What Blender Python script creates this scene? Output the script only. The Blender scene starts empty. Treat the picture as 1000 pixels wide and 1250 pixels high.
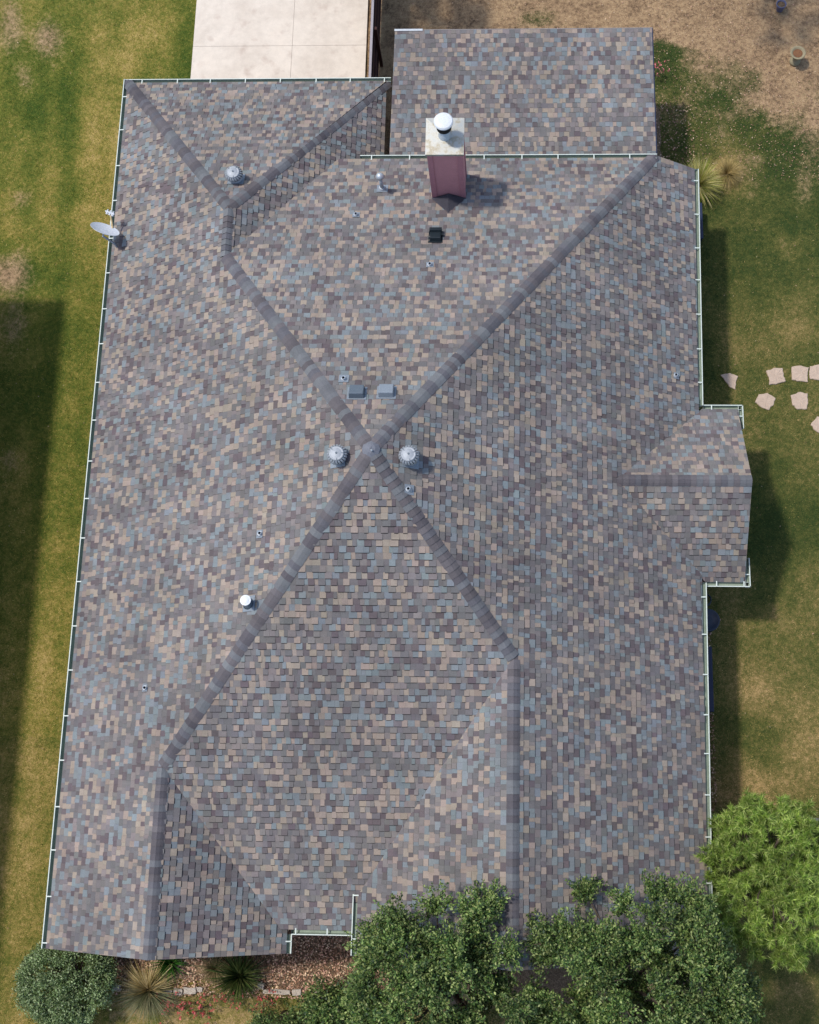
import bpy, math, random
import numpy as np
from mathutils import Vector, Matrix, Euler

# ------------------------------------------------------------------ camera, sky, sun, exposure
scene = bpy.context.scene
col = scene.collection
EAVE = 2.6                                   # height of the eaves above the lawn
CAM = Vector((2.96878, -7.33874, 29.2467 + EAVE))
ROT = (0.25022, 0.03533, 0.01517)
FPX, U0, V0 = 1500.0, 569.78, 611.86         # focal length and principal point in photo pixels (1000 x 1250)
cd = bpy.data.cameras.new('camera'); cam = bpy.data.objects.new('camera', cd); col.objects.link(cam)
cd.sensor_fit = 'HORIZONTAL'; cd.sensor_width = 36.0; cd.lens = FPX / 1000 * 36.0
cd.shift_x = (500 - U0) / 1000; cd.shift_y = (V0 - 625) / 1000
cd.clip_start = 0.1; cd.clip_end = 3000
cam.location = CAM; cam.rotation_euler = ROT
scene.camera = cam
SUN = Vector((-0.44, 0.15, 1.0)).normalized()  # towards the sun
elev = math.asin(SUN.z); azim = math.atan2(SUN.x, SUN.y)
world = bpy.data.worlds.new('World'); scene.world = world; world.use_nodes = True
wn = world.node_tree.nodes; wl = world.node_tree.links
sky = wn.new('ShaderNodeTexSky'); sky.sky_type = 'NISHITA'; sky.sun_disc = False
sky.sun_elevation = elev; sky.sun_rotation = azim; sky.air_density = 1.0; sky.dust_density = 1.5
wl.new(sky.outputs[0], wn['Background'].inputs[0]); wn['Background'].inputs[1].default_value = 0.15
sl = bpy.data.lights.new('sun', 'SUN'); sl.energy = 2.15; sl.angle = math.radians(3.6); sl.color = (1.0, 0.955, 0.89)
so = bpy.data.objects.new('sun', sl); col.objects.link(so); so.location = (-20, 5, 40)
so.rotation_euler = SUN.to_track_quat('Z', 'Y').to_euler()
vs = scene.view_settings; vs.view_transform = 'Standard'; vs.look = 'None'; vs.gamma = 1.0; vs.exposure = 0.63
scene.view_settings.use_curve_mapping = False

rng = random.Random(7)
nrg = np.random.default_rng(11)
RM = Euler(ROT, 'XYZ').to_matrix(); RN = np.array(RM); CN = np.array(CAM)

def at(x, y, z=0.0):
    """point of the place seen at photo pixel (x, y), at height z"""
    v = RM @ Vector(((x - U0) / FPX, (V0 - y) / FPX, -1.0)); t = (z - CAM.z) / v.z
    return CAM + v * t
def on_plane(x, y, pl):
    """point seen at photo pixel (x, y) on the roof plane z = a + b x + c y"""
    v = RM @ Vector(((x - U0) / FPX, (V0 - y) / FPX, -1.0)); a, b, c = pl
    t = (a + b * CAM.x + c * CAM.y - CAM.z) / (v.z - b * v.x - c * v.y)
    return CAM + v * t
def pix(P):
    q = (np.asarray(P, float) - CN) @ RN
    return U0 + FPX * q[..., 0] / -q[..., 2], V0 - FPX * q[..., 1] / -q[..., 2]

# ------------------------------------------------------------------ materials
def lin(r, g, b): return tuple((c / 255 / 12.92) if c / 255 < .04045 else ((c / 255 + .055) / 1.055) ** 2.4 for c in (r, g, b))
class NT:
    def __init__(s, name, rough=.8, metal=0.0, spec=.3):
        s.m = bpy.data.materials.new(name); s.m.use_nodes = True; s.t = s.m.node_tree; s.n = s.t.nodes; s.l = s.t.links
        s.b = s.n['Principled BSDF']; s.b.inputs['Roughness'].default_value = rough; s.b.inputs['Metallic'].default_value = metal
        s.b.inputs['Specular IOR Level'].default_value = spec
    def co(s, kind='Object'): return s.n.new('ShaderNodeTexCoord').outputs[kind]
    def pos(s): return s.n.new('ShaderNodeNewGeometry').outputs['Position']
    def noise(s, scale, detail=3, rough=.6, vec=None):
        k = s.n.new('ShaderNodeTexNoise'); k.inputs['Scale'].default_value = scale; k.inputs['Detail'].default_value = detail
        k.inputs['Roughness'].default_value = rough
        s.l.new(vec if vec is not None else s.pos(), k.inputs['Vector']); return k.outputs[0]
    def ramp(s, fac, stops):
        k = s.n.new('ShaderNodeValToRGB'); e = k.color_ramp.elements
        while len(e) < len(stops): e.new(.5)
        for q, (p, c) in zip(e, stops):
            q.position = p; q.color = (*c, 1) if not isinstance(c, float) else (c, c, c, 1)
        s.l.new(fac, k.inputs[0]); return k.outputs[0]
    def mix(s, fac, a, b, mode='MIX'):
        k = s.n.new('ShaderNodeMix'); k.data_type = 'RGBA'; k.blend_type = mode
        for sock, v in ((k.inputs[0], fac), (k.inputs[6], a), (k.inputs[7], b)):
            if isinstance(v, (int, float)): sock.default_value = v
            elif isinstance(v, tuple): sock.default_value = (*v, 1)
            else: s.l.new(v, sock)
        return k.outputs[2]
    def math(s, op, a, b=0.0, clamp=False):
        k = s.n.new('ShaderNodeMath'); k.operation = op; k.use_clamp = clamp
        for i, v in enumerate((a, b)):
            if isinstance(v, (int, float)): k.inputs[i].default_value = v
            else: s.l.new(v, k.inputs[i])
        return k.outputs[0]
    def attr(s, name, out='Color'):
        k = s.n.new('ShaderNodeAttribute'); k.attribute_name = name; return k.outputs[out]
    def color(s, c): s.l.new(c, s.b.inputs['Base Color']) if not isinstance(c, tuple) else setattr(s.b.inputs['Base Color'], 'default_value', (*c, 1))
    def bump(s, h, strength=.3, dist=.01):
        k = s.n.new('ShaderNodeBump'); k.inputs['Strength'].default_value = strength; k.inputs['Distance'].default_value = dist
        s.l.new(h, k.inputs['Height']); s.l.new(k.outputs[0], s.b.inputs['Normal'])
M = {}
def plain(name, c, rough=.7, metal=0.0, var=.18, scale=8.0, fine=60.0, bump=.1, spec=.3):
    t = NT(name, rough, metal, spec); n1 = t.noise(scale); n2 = t.noise(fine, 2)
    a = t.mix(t.math('MULTIPLY', n1, 1.0), tuple(x * (1 - var) for x in c), tuple(min(1, x * (1 + var)) for x in c))
    a = t.mix(.6, a, t.ramp(n2, [(.25, .62), (.75, 1.2)]), 'MULTIPLY'); t.color(a)
    if bump: t.bump(n2, bump)
    M[name] = t.m; return t.m
def vertexmat(name, rough=.8, grain=0.35, scale=90.0, spec=.2, trans=0.0, objcol=False, attr='tint'):
    t = NT(name, rough, 0, spec)
    c = t.n.new('ShaderNodeObjectInfo').outputs['Color'] if objcol else t.attr(attr)
    if grain:
        g = t.noise(scale, 2, .7); c = t.mix(1.0, c, t.ramp(g, [(.25, 1 - grain), (.75, 1 + grain)]), 'MULTIPLY')
        w = t.noise(.45, 4, .6); c = t.mix(1.0, c, t.ramp(w, [(.3, .84), (.7, 1.13)]), 'MULTIPLY'); w = t.noise(3.2, 4, .7); c = t.mix(1.0, c, t.ramp(w, [(.3, .90), (.7, 1.08)]), 'MULTIPLY')
    t.color(c)
    if trans:
        tr = t.n.new('ShaderNodeBsdfTranslucent'); t.l.new(c, tr.inputs[0]); mx = t.n.new('ShaderNodeMixShader'); mx.inputs[0].default_value = trans
        t.l.new(t.b.outputs[0], mx.inputs[1]); t.l.new(tr.outputs[0], mx.inputs[2]); t.l.new(mx.outputs[0], t.n['Material Output'].inputs[0])
    M[name] = t.m; return t.m
vertexmat('shingle', .93, .20, 70, .15)
vertexmat('cap', .93, .20, 70, .15, objcol=True)
vertexmat('leaf', .55, 0, spec=.35, trans=.22)
vertexmat('needle', .5, 0, spec=.3, trans=.25)
vertexmat('blade', .7, 0, spec=.15, trans=.2)
vertexmat('litter', .85, 0)
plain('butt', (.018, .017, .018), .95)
plain('deck', (.05, .045, .045), .9)
plain('gutter_white', (.52, .57, .51), .5, var=.12, bump=0)
plain('gutter_trough', (.22, .27, .21), .7, var=.3, scale=4)
plain('fascia', (.22, .20, .19), .7, var=.15)
plain('galvanised', (.45, .48, .50), .5, .6, var=.15, scale=20)
plain('galvanised_dull', (.42, .45, .48), .55, .35, var=.2, scale=15)
plain('turbine', (.30, .32, .34), .6, .4, var=.15, scale=25)
plain('lead', (.30, .34, .38), .6, .2)
plain('vent_grey', (.20, .23, .26), .6, .1, var=.1)
plain('vent_slate', (.10, .125, .15), .55, .1, var=.1)
plain('vent_black', (.012, .018, .022), .5, .1, var=.1)
plain('dark_hole', (.008, .008, .009), .9)
plain('siding', lin(192, 134, 136), .75, var=.10, scale=6, fine=120)
plain('siding_trim', lin(178, 122, 127), .7, var=.08)
plain('dish', (.56, .59, .63), .5, .1, var=.05, bump=0)
plain('dish_arm', (.62, .47, .25), .5, var=.1)
plain('white_plastic', (.58, .60, .62), .4, var=.05, bump=0)
plain('wood_dark', (.050, .019, .016), .75, var=.35, scale=5)
plain('wood_top', (.30, .27, .28), .8, var=.2)
plain('fence_red', (.16, .055, .05), .75, var=.3)
plain('bark', (.10, .075, .055), .9, var=.3, scale=10, fine=40, bump=.6)
plain('sandstone', lin(176, 156, 138), .9, var=.18, scale=7, fine=70, bump=.5)
plain('limestone', lin(175, 165, 152), .9, var=.2, scale=12, fine=60, bump=.6)
plain('blue_plastic', (.022, .036, .06), .35, var=.15)
plain('blue_dark', (.012, .022, .055), .5, var=.2)
plain('cast_stone', lin(136, 126, 100), .9, var=.2, scale=15, fine=80, bump=.5)
plain('murky_water', lin(112, 76, 44), .15, var=.35, scale=14, bump=0, spec=.5)
plain('pot_blue', (.10, .10, .16), .5, var=.3)
plain('brick_wall_far', (.30, .17, .13), .85, var=.2, scale=3)
plain('neighbour_roof', (.10, .095, .09), .9, var=.3, scale=9)
def cap_pan_mat():
    t = NT('cap_pan', .5, .35, .4); n = t.noise(4.5, 4, .65); n2 = t.noise(40, 2)
    c = t.ramp(n, [(.30, (.36, .38, .37)), (.50, (.42, .41, .36)), (.62, (.32, .28, .20)), (.8, (.38, .38, .36))])
    t.color(t.mix(.4, c, t.ramp(n2, [(.3, .8), (.7, 1.1)]), 'MULTIPLY')); M['cap_pan'] = t.m
cap_pan_mat()
def brick_mat():
    t = NT('brick', .85); b = t.n.new('ShaderNodeTexBrick'); mp = t.n.new('ShaderNodeMapping'); mp.inputs['Rotation'].default_value = (math.pi / 2, 0, 0)
    t.l.new(t.pos(), mp.inputs[0]); t.l.new(mp.outputs[0], b.inputs['Vector']); b.inputs['Scale'].default_value = 1.0
    b.inputs['Brick Width'].default_value = .2; b.inputs['Row Height'].default_value = .075; b.inputs['Mortar Size'].default_value = .006
    b.inputs['Color1'].default_value = (.33, .16, .11, 1); b.inputs['Color2'].default_value = (.26, .13, .10, 1); b.inputs['Mortar'].default_value = (.42, .39, .35, 1)
    t.color(b.outputs[0]); M['brick'] = t.m
brick_mat()
def concrete_mat():
    t = NT('concrete', .9); a = t.noise(.9, 5, .65); b = t.noise(5, 4, .7); c = t.noise(70, 2); w = t.noise(2.1, 3, .5)
    k = t.ramp(a, [(.3, lin(190, 178, 163)), (.55, lin(202, 191, 176)), (.75, lin(207, 195, 179))])
    k = t.mix(.55, k, t.ramp(b, [(.3, .86), (.6, 1.04)]), 'MULTIPLY')
    k = t.mix(t.ramp(w, [(.58, 0.0), (.75, .55)]), k, lin(160, 140, 126))
    k = t.mix(.6, k, t.ramp(c, [(.3, .85), (.7, 1.08)]), 'MULTIPLY'); t.color(k); t.bump(c, .2, .004); M['concrete'] = t.m
concrete_mat()
def ground_mat():
    t = NT('ground_turf', .95, 0, .1)
    z = t.n.new('ShaderNodeSeparateColor'); t.l.new(t.attr('zone'), z.inputs[0]); dirt, dry, rich = z.outputs
    n1 = t.noise(1.3, 5, .65); n2 = t.noise(9, 4, .7); n3 = t.noise(34, 3, .75); n4 = t.noise(120, 2, .7)
    def cen(n, k): return t.math('MULTIPLY', t.math('SUBTRACT', n, .5), k)
    f = t.math('ADD', t.math('ADD', dry, cen(n1, .7)), t.math('ADD', cen(n2, 1.1), cen(n3, 1.2)))
    grass = t.ramp(f, [(.05, lin(60, 80, 28)), (.4, lin(100, 106, 42)), (.68, lin(144, 130, 64)), (.98, lin(182, 156, 98))])
    olive = t.ramp(f, [(.05, lin(50, 64, 32)), (.4, lin(86, 88, 46)), (.68, lin(124, 110, 68)), (.98, lin(180, 150, 104))])
    grass = t.mix(rich, grass, olive)
    g = t.math('ADD', t.math('ADD', dirt, cen(n1, .55)), t.math('ADD', cen(n2, .7), cen(n3, .5)))
    soil = t.ramp(t.math('ADD', t.math('ADD', n2, cen(n1, .7)), cen(n3, .8)), [(.25, lin(90, 72, 56)), (.42, lin(138, 113, 86)), (.60, lin(164, 137, 104)), (.85, lin(186, 158, 120))])
    c = t.mix(t.ramp(g, [(.30, 0.0), (.80, 1.0)]), grass, soil)
    c = t.mix(.9, c, t.ramp(n4, [(.28, .55), (.72, 1.32)]), 'MULTIPLY'); t.color(c)
    t.bump(t.math('ADD', n3, n4), .9, .02); M['ground_turf'] = t.m
ground_mat()
def mulch_mat():
    t = NT('mulch', .95, 0, .1); n = t.noise(30, 4, .8); n2 = t.noise(95, 2, .8); n3 = t.noise(3, 3)
    c = t.ramp(n, [(.3, lin(64, 53, 44)), (.5, lin(126, 106, 84)), (.7, lin(172, 148, 120))])
    c = t.mix(.8, c, t.ramp(n2, [(.3, .5), (.7, 1.4)]), 'MULTIPLY'); t.color(t.mix(.6, c, t.ramp(n3, [(.3, .75), (.7, 1.15)]), 'MULTIPLY'))
    t.bump(n2, 1.0, .03); M['mulch'] = t.m
mulch_mat()

# ------------------------------------------------------------------ mesh helpers
def tag(o, label=None, cat=None, group=None, kind=None):
    if label: o['label'] = label
    if cat: o['category'] = cat
    if group: o['group'] = group
    if kind: o['kind'] = kind
    return o
def link(o, parent=None):
    col.objects.link(o)
    if parent is not None: o.parent = parent
    return o
def empty(name, loc, label=None, cat=None, group=None, rz=0.0):
    o = bpy.data.objects.new(name, None); o.empty_display_size = .2; o.location = loc; o.rotation_euler.z = rz
    return tag(link(o), label, cat, group)
class MB:
    """collects shapes; build() links them as ONE mesh object"""
    def __init__(s): s.v = []; s.f = []; s.mi = []; s.c = []
    def poly(s, pts, mi=0, c=None):
        i = len(s.v); s.v += [tuple(p) for p in pts]; s.f.append(tuple(range(i, i + len(pts)))); s.mi.append(mi); s.c.append(c)
    def mesh(s, vs, fs, mi=0, c=None):
        i = len(s.v); s.v += [tuple(p) for p in vs]
        for f in fs: s.f.append(tuple(i + k for k in f)); s.mi.append(mi); s.c.append(c)
    def box(s, lo, hi, mi=0, mat=None):
        x0, y0, z0 = lo; x1, y1, z1 = hi
        vs = [Vector(p) for p in ((x0, y0, z0), (x1, y0, z0), (x1, y1, z0), (x0, y1, z0), (x0, y0, z1), (x1, y0, z1), (x1, y1, z1), (x0, y1, z1))]
        if mat is not None: vs = [mat @ p for p in vs]
        s.mesh(vs, [(3, 2, 1, 0), (4, 5, 6, 7), (0, 1, 5, 4), (1, 2, 6, 5), (2, 3, 7, 6), (3, 0, 4, 7)], mi)
    def lathe(s, prof, n=24, mi=0, mat=None, cap=True):
        vs = []; fs = []
        for r, z in prof:
            for k in range(n):
                a = 2 * math.pi * k / n; p = Vector((r * math.cos(a), r * math.sin(a), z)); vs.append(mat @ p if mat is not None else p)
        for j in range(len(prof) - 1):
            for k in range(n): fs.append((j * n + k, j * n + (k + 1) % n, (j + 1) * n + (k + 1) % n, (j + 1) * n + k))
        if cap: fs.append(tuple(range(n))[::-1]); fs.append(tuple((len(prof) - 1) * n + k for k in range(n)))
        s.mesh(vs, fs, mi)
    def tube(s, pts, rad, n=8, mi=0):
        pts = [Vector(p) for p in pts]; rad = rad if isinstance(rad, (list, tuple)) else [rad] * len(pts); vs = []; fs = []
        for i, p in enumerate(pts):
            d = (pts[min(i + 1, len(pts) - 1)] - pts[max(i - 1, 0)]).normalized(); a = d.orthogonal().normalized() if i == 0 else (a - d * a.dot(d)).normalized()
            b = d.cross(a)
            for k in range(n): t = 2 * math.pi * k / n; vs.append(p + (a * math.cos(t) + b * math.sin(t)) * rad[i])
        for i in range(len(pts) - 1):
            for k in range(n): fs.append((i * n + k, i * n + (k + 1) % n, (i + 1) * n + (k + 1) % n, (i + 1) * n + k))
        fs.append(tuple(range(n))[::-1]); fs.append(tuple((len(pts) - 1) * n + k for k in range(n))); s.mesh(vs, fs, mi)
    def data(s, name, mats, smooth=False):
        me = bpy.data.meshes.new(name); me.from_pydata(s.v, [], s.f)
        for m in (mats if isinstance(mats, (list, tuple)) else [mats]): me.materials.append(M[m])
        me.polygons.foreach_set('material_index', s.mi)
        if any(c is not None for c in s.c):
            a = me.attributes.new('tint', 'FLOAT_COLOR', 'FACE'); a.data.foreach_set('color', np.array([(*(c or (.1, .1, .1)), 1) for c in s.c], np.float32).ravel())
        if smooth: me.polygons.foreach_set('use_smooth', [True] * len(me.polygons))
        me.update(); return me
    def build(s, name, mats, parent=None, smooth=False, loc=None):
        o = bpy.data.objects.new(name, s.data(name, mats, smooth)); link(o, parent)
        if loc is not None: o.location = loc
        return o
def np_mesh(name, V, F, mat, colors=None, k=3):
    """big triangle or quad soup from arrays"""
    me = bpy.data.meshes.new(name); me.vertices.add(len(V)); me.vertices.foreach_set('co', np.asarray(V, np.float32).ravel())
    n = len(F); me.loops.add(n * k); me.loops.foreach_set('vertex_index', np.asarray(F, np.int32).ravel())
    me.polygons.add(n); me.polygons.foreach_set('loop_start', np.arange(0, n * k, k, dtype=np.int32))
    me.materials.append(M[mat]); me.update(calc_edges=True)
    if colors is not None:
        a = me.attributes.new('tint', 'FLOAT_COLOR', 'FACE'); c = np.ones((n, 4), np.float32); c[:, :3] = colors; a.data.foreach_set('color', c.ravel())
    return me
def fbm(x, y, scale, seed, octaves=4):
    r = np.random.default_rng(seed); out = np.zeros_like(x, dtype=float); amp = 1.0; tot = 0.0
    for o in range(octaves):
        g = r.random((64, 64)); u = (x * scale + 17.3 * o) % 64; v = (y * scale + 5.1 * o) % 64
        i = u.astype(int) % 64; j = v.astype(int) % 64; fu = u - np.floor(u); fv = v - np.floor(v); fu = fu * fu * (3 - 2 * fu); fv = fv * fv * (3 - 2 * fv)
        i1 = (i + 1) % 64; j1 = (j + 1) % 64
        out += amp * ((g[i, j] * (1 - fu) + g[i1, j] * fu) * (1 - fv) + (g[i, j1] * (1 - fu) + g[i1, j1] * fu) * fv); tot += amp; amp *= .55; scale *= 2.03
    return out / tot

# ------------------------------------------------------------------ the ground
def zones(px, py, X, Y):
    """dirt, dryness and tone of the lawn at a place (worn spots and mowing stripes of the real lawn)"""
    def blob(cx, cy, rx, ry=None): ry = ry or rx; return np.exp(-(((px - cx) / rx) ** 2 + ((py - cy) / ry) ** 2))
    n = fbm(X + 40, Y + 40, .55, 3); n2 = fbm(X + 40, Y + 40, 1.7, 5)
    left = px < 446
    dry = np.where(left, .47, .45) + (n - .5) * .5 + (n2 - .5) * .25
    st = np.sin((X + .012 * Y) * 2 * np.pi / 1.05 + 1.2)
    dry = dry + np.where(left, .055 * st, .0)
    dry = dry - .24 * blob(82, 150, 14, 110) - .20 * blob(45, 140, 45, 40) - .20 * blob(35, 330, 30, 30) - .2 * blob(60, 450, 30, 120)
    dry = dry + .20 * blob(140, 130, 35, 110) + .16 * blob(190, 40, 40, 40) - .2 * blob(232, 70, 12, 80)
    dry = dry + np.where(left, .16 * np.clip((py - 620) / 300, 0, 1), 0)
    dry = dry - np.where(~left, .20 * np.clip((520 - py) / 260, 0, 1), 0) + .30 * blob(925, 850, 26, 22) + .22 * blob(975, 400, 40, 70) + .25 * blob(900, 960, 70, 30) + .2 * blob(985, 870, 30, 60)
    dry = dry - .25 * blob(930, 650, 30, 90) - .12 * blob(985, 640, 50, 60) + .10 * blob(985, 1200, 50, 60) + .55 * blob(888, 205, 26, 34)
    dirt = .12 + (n2 - .5) * .25 + .62 * blob(58, 48, 20, 26) + .55 * blob(12, 30, 18, 40) + .75 * blob(10, 335, 30, 26) + .40 * blob(25, 245, 16, 20) + .40 * blob(15, 395, 20, 30)
    dirt = dirt + .35 * blob(30, 95, 12, 20) + .3 * blob(10, 560, 12, 30)
    yb = 20 + (px - 790) * .92 + (n - .5) * 260 + (n2 - .5) * 120
    dirt = dirt + np.where(~left, .85 * np.clip((yb - py + 110) / 220, 0, 1) * np.clip((px - 770) / 40, 0, 1), 0)
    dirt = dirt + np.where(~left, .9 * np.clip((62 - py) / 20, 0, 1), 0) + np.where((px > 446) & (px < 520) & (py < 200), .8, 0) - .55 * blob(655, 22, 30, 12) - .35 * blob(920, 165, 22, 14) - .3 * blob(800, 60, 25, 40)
    dirt = dirt + .28 * blob(930, 850, 16, 12) + .3 * blob(945, 985, 40, 14) + np.where((py > 1212) & (px > 130) & (px < 900), .35, 0)
    rich = np.where(left, .12, .9) + np.where(left & (py > 900), .2, 0)
    return np.clip(dirt, 0, 1), np.clip(dry, 0, 1), np.clip(rich, 0, 1)
def make_ground():
    xs = np.concatenate([[-700, -300, -120, -50, -25, -18], np.arange(-14, 15.01, .1), [18, 25, 50, 120, 300, 700]])
    ys = np.concatenate([[-700, -300, -120, -50, -25, -18], np.arange(-15, 19.01, .1), [22, 30, 50, 120, 300, 700]])
    X, Y = np.meshgrid(xs, ys, indexing='ij'); Z = (fbm(X + 50, Y + 50, .8, 9) - .5) * .05 * (np.abs(X) < 20) * (np.abs(Y) < 22) - .03
    V = np.stack([X, Y, Z], -1).reshape(-1, 3); ny = len(ys)
    i, j = np.meshgrid(np.arange(len(xs) - 1), np.arange(ny - 1), indexing='ij'); a = (i * ny + j).ravel()
    F = np.stack([a, a + ny, a + ny + 1, a + 1], -1); me = np_mesh('ground', V, F, 'ground_turf', k=4)
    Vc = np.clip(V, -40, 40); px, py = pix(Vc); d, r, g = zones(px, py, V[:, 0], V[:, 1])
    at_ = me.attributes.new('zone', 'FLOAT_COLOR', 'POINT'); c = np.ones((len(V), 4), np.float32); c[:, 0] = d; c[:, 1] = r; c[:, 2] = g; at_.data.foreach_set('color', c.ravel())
    me.polygons.foreach_set('use_smooth', [True] * len(me.polygons))
    tag(link(bpy.data.objects.new('ground', me)), 'lawn and bare soil around the house', kind='structure')
make_ground()
def sheet(name, pts, z, mat, label, thick=.0):
    b = MB(); n = len(pts); top = [(x, y, z) for x, y in pts]; b.poly(top)
    bot = [(x, y, z - max(thick, .05)) for x, y in pts]
    for k in range(n): b.poly([bot[k], bot[(k + 1) % n], top[(k + 1) % n], top[k]])
    return tag(b.build(name, mat), label, kind='structure')
def wob(p, q, n, amp):
    out = []
    for k in range(n): t = k / n; out.append((p[0] + (q[0] - p[0]) * t + rng.uniform(-amp, amp), p[1] + (q[1] - p[1]) * t + rng.uniform(-amp, amp)))
    return out
bedS = [(-6.9, -9.4)] + wob((-6.75, -11.3), (0.2, -11.62), 26, .05) + [(7.6, -11.8), (7.6, -9.4)]
sheet('flower_bed', bedS, .022, 'mulch', 'brown mulched bed along the front gables', .06)
sheet('flower_bed', [(6.9, -9.2), (7.55, -9.2)] + wob((7.62, -9.0), (7.75, -2.0), 22, .07) + [(7.7, -1.6), (6.9, -1.5)], .022, 'mulch', 'dark mulch strip under the right eave below the small gable', .06)
sheet('flower_bed', [(7.0, 2.5), (7.7, 2.5)] + wob((7.85, 2.6), (8.0, 8.9), 22, .07) + [(7.6, 9.3)] + wob((7.3, 9.4), (7.05, 13.0), 12, .08) + [(6.4, 13.0), (6.4, 8.0)], .022, 'mulch', 'dark mulch strip along the back right corner of the house', .06)
sheet('patio', [(-.3, 8.5), (6.5, 8.5), (6.5, 12.9), (-.3, 12.9)], .07, 'concrete', 'concrete patio under the lower roof', .1)
# driveway: slabs with joints between them
xl = [at(233, 97).x, at(357, 60).x, at(447.5, 60).x]; xr0 = at(241, 0).x
jy = at(350, 57).y
drive = tag(MB().build('driveway', 'concrete'), 'pale concrete driveway with joints', kind='structure')
for (x0, x1) in ((xl[0], xl[1]), (xl[1], xl[2])):
    for (y0, y1) in ((10.8, jy), (jy, jy + 4.2), (jy + 4.2, jy + 8.4)):
        b = MB(); g = .004; b.box((x0 + g, y0 + g, -.08), (x1 - g, y1 - g, .055)); b.build('slab', 'concrete', drive)
b = MB(); b.box((xl[0] + .01, 10.9, -.1), (xl[2] - .01, jy + 8, .035)); b.build('joint_bed', 'limestone', drive)

# ------------------------------------------------------------------ the roof
EXP = .143
ZP = 4.8821; mW = mE = .6363; mN = .4559; mS = .4675
RD = .10                                                     # the roof edge stays this far inside the gutter's outer lip
def pl(p, gx, gy): return (p[2] - gx * p[0] - gy * p[1], gx, gy)      # plane through p with slopes
P = (0.0, 0.0, ZP)
WY = 6.87; wz = ZP - mN * 5.56; wx = -(ZP - wz) / mW         # wing ridge
wN = (wz) / (11.89 - WY); wE = (wz + .06) / (-.42 - wx)
sz = ZP - mS * 6.41; sx = -(ZP - sz) / mW; sE = (sz - .058) / (-1.98 - sx)     # south-west gable ridge
ez = ZP - mS * 4.08; ex = (ZP - ez) / mE; eW = (ez - .586) / (ex + .537)       # south-east gable ridge
YSW = -10.43; YSE = -10.37; YN = 9.15
def xE(y): return 7.758 - .2938 * (9.15 - y) / 18.46 - RD    # right eave line
bz, by, bx = 1.46, .30, 8.52; bN = (bz + .05) / (2.62 - by); bS = (bz + .05) / (by + 1.94); bi = (ZP - bz) / mE
FACES = [
    dict(n='west', pl=pl(P, mW, 0), polys=[[(0, 0), (wx, 5.56), (-7.67 + RD, 5.56), (-7.67 + RD, -6.41), (sx, -6.41)],
         [(wx, 5.56), (wx, WY), (-7.67 + RD, 11.89 - RD), (-7.67 + RD, 5.56)], [(sx, -6.41), (-7.67 + RD, -6.41), (-7.67 + RD, YSW), (sx, YSW)]]),
    dict(n='wing_north', pl=pl((wx, WY, wz), 0, -wN), polys=[[(wx, WY), (-.42 - RD, 11.89 - RD), (-7.67 + RD, 11.89 - RD)]]),
    dict(n='wing_east', pl=pl((wx, WY, wz), -wE, 0), polys=[[(wx, WY), (wx, 5.56), (-.42 - RD, 8.9), (-.42 - RD, 11.89 - RD)]]),
    dict(n='north', pl=pl(P, 0, -mN), polys=[[(0, 0), (6.56, YN), (6.56, YN - RD), (-1.56 - .07, YN - RD), (wx, 5.56)]]),
    dict(n='east', pl=pl(P, -mE, 0), polys=[[(0, 0), (ex, -4.08), (xE(-4.08), -4.08), (xE(9.15), YN), (6.56, YN)], [(ex, -4.08), (ex, YSE), (xE(YSE), YSE), (xE(-4.08), -4.08)]]),
    dict(n='south', pl=pl(P, 0, mS), polys=[[(0, 0), (sx, -6.41), (-2.2, -10.0 + RD), (.25, -10.0 + RD), (ex, -4.08)]]),
    dict(n='sw_east', pl=pl((sx, YSW, sz), -sE, 0), polys=[[(sx, -6.41), (sx, YSW), (-1.98 - RD, YSW), (-1.98 - RD, -9.6)]]),
    dict(n='se_west', pl=pl((ex, YSE, ez), eW, 0), polys=[[(ex, -4.08), (-.54 + RD, -9.12), (-.54 + RD, YSE), (ex, YSE)]]),
    dict(n='bump_north', pl=pl((bi, by, bz), 0, -bN), polys=[[(bi, by), (bx, by), (bx, 2.62 - RD), (7.64, 2.62 - RD)]]),
    dict(n='bump_south', pl=pl((bi, by, bz), 0, bS), polys=[[(bi, by), (7.58, -1.94 + RD), (bx, -1.94 + RD), (bx, by)]]),
]
FACES[3]['polys'] = [[(0, 0), (6.56 * (YN - RD) / YN, YN - RD), (-1.62, YN - RD), (wx, 5.56)]]
PATIO = dict(n='patio', pl=pl((0, YN, .44), 0, -.022), polys=[[(-.33, 8.9), (6.62, 8.9), (6.60, 13.13), (-.30, 13.13)]])
for f in FACES + [PATIO]:
    a, gx, gy = f['pl']; f['pl'] = (a + EAVE, gx, gy)
    for k, q in enumerate(f['polys']):
        if sum(q[i][0] * q[(i + 1) % len(q)][1] - q[(i + 1) % len(q)][0] * q[i][1] for i in range(len(q))) < 0: f['polys'][k] = q[::-1]
FD = {f['n']: f for f in FACES}
def roofz(X, Y):
    """roof height over plan points (arrays); -1 outside"""
    Z = np.full(X.shape, -1.0)
    for f in FACES + [PATIO]:
        a, gx, gy = f['pl']; z = a + gx * X + gy * Y
        for q in f['polys']:
            ins = np.ones(X.shape, bool)
            for i in range(len(q)):
                x0, y0 = q[i]; x1, y1 = q[(i + 1) % len(q)]; ins &= ((x1 - x0) * (Y - y0) - (y1 - y0) * (X - x0)) >= -.06
            Z = np.where(ins, np.maximum(Z, z), Z)
    return Z
PAL = [(.32, lin(128, 124, 123)), (.18, lin(140, 147, 149)), (.23, lin(171, 156, 142)), (.11, lin(116, 106, 107)), (.16, lin(144, 136, 132))]
KALB = .61
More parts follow.
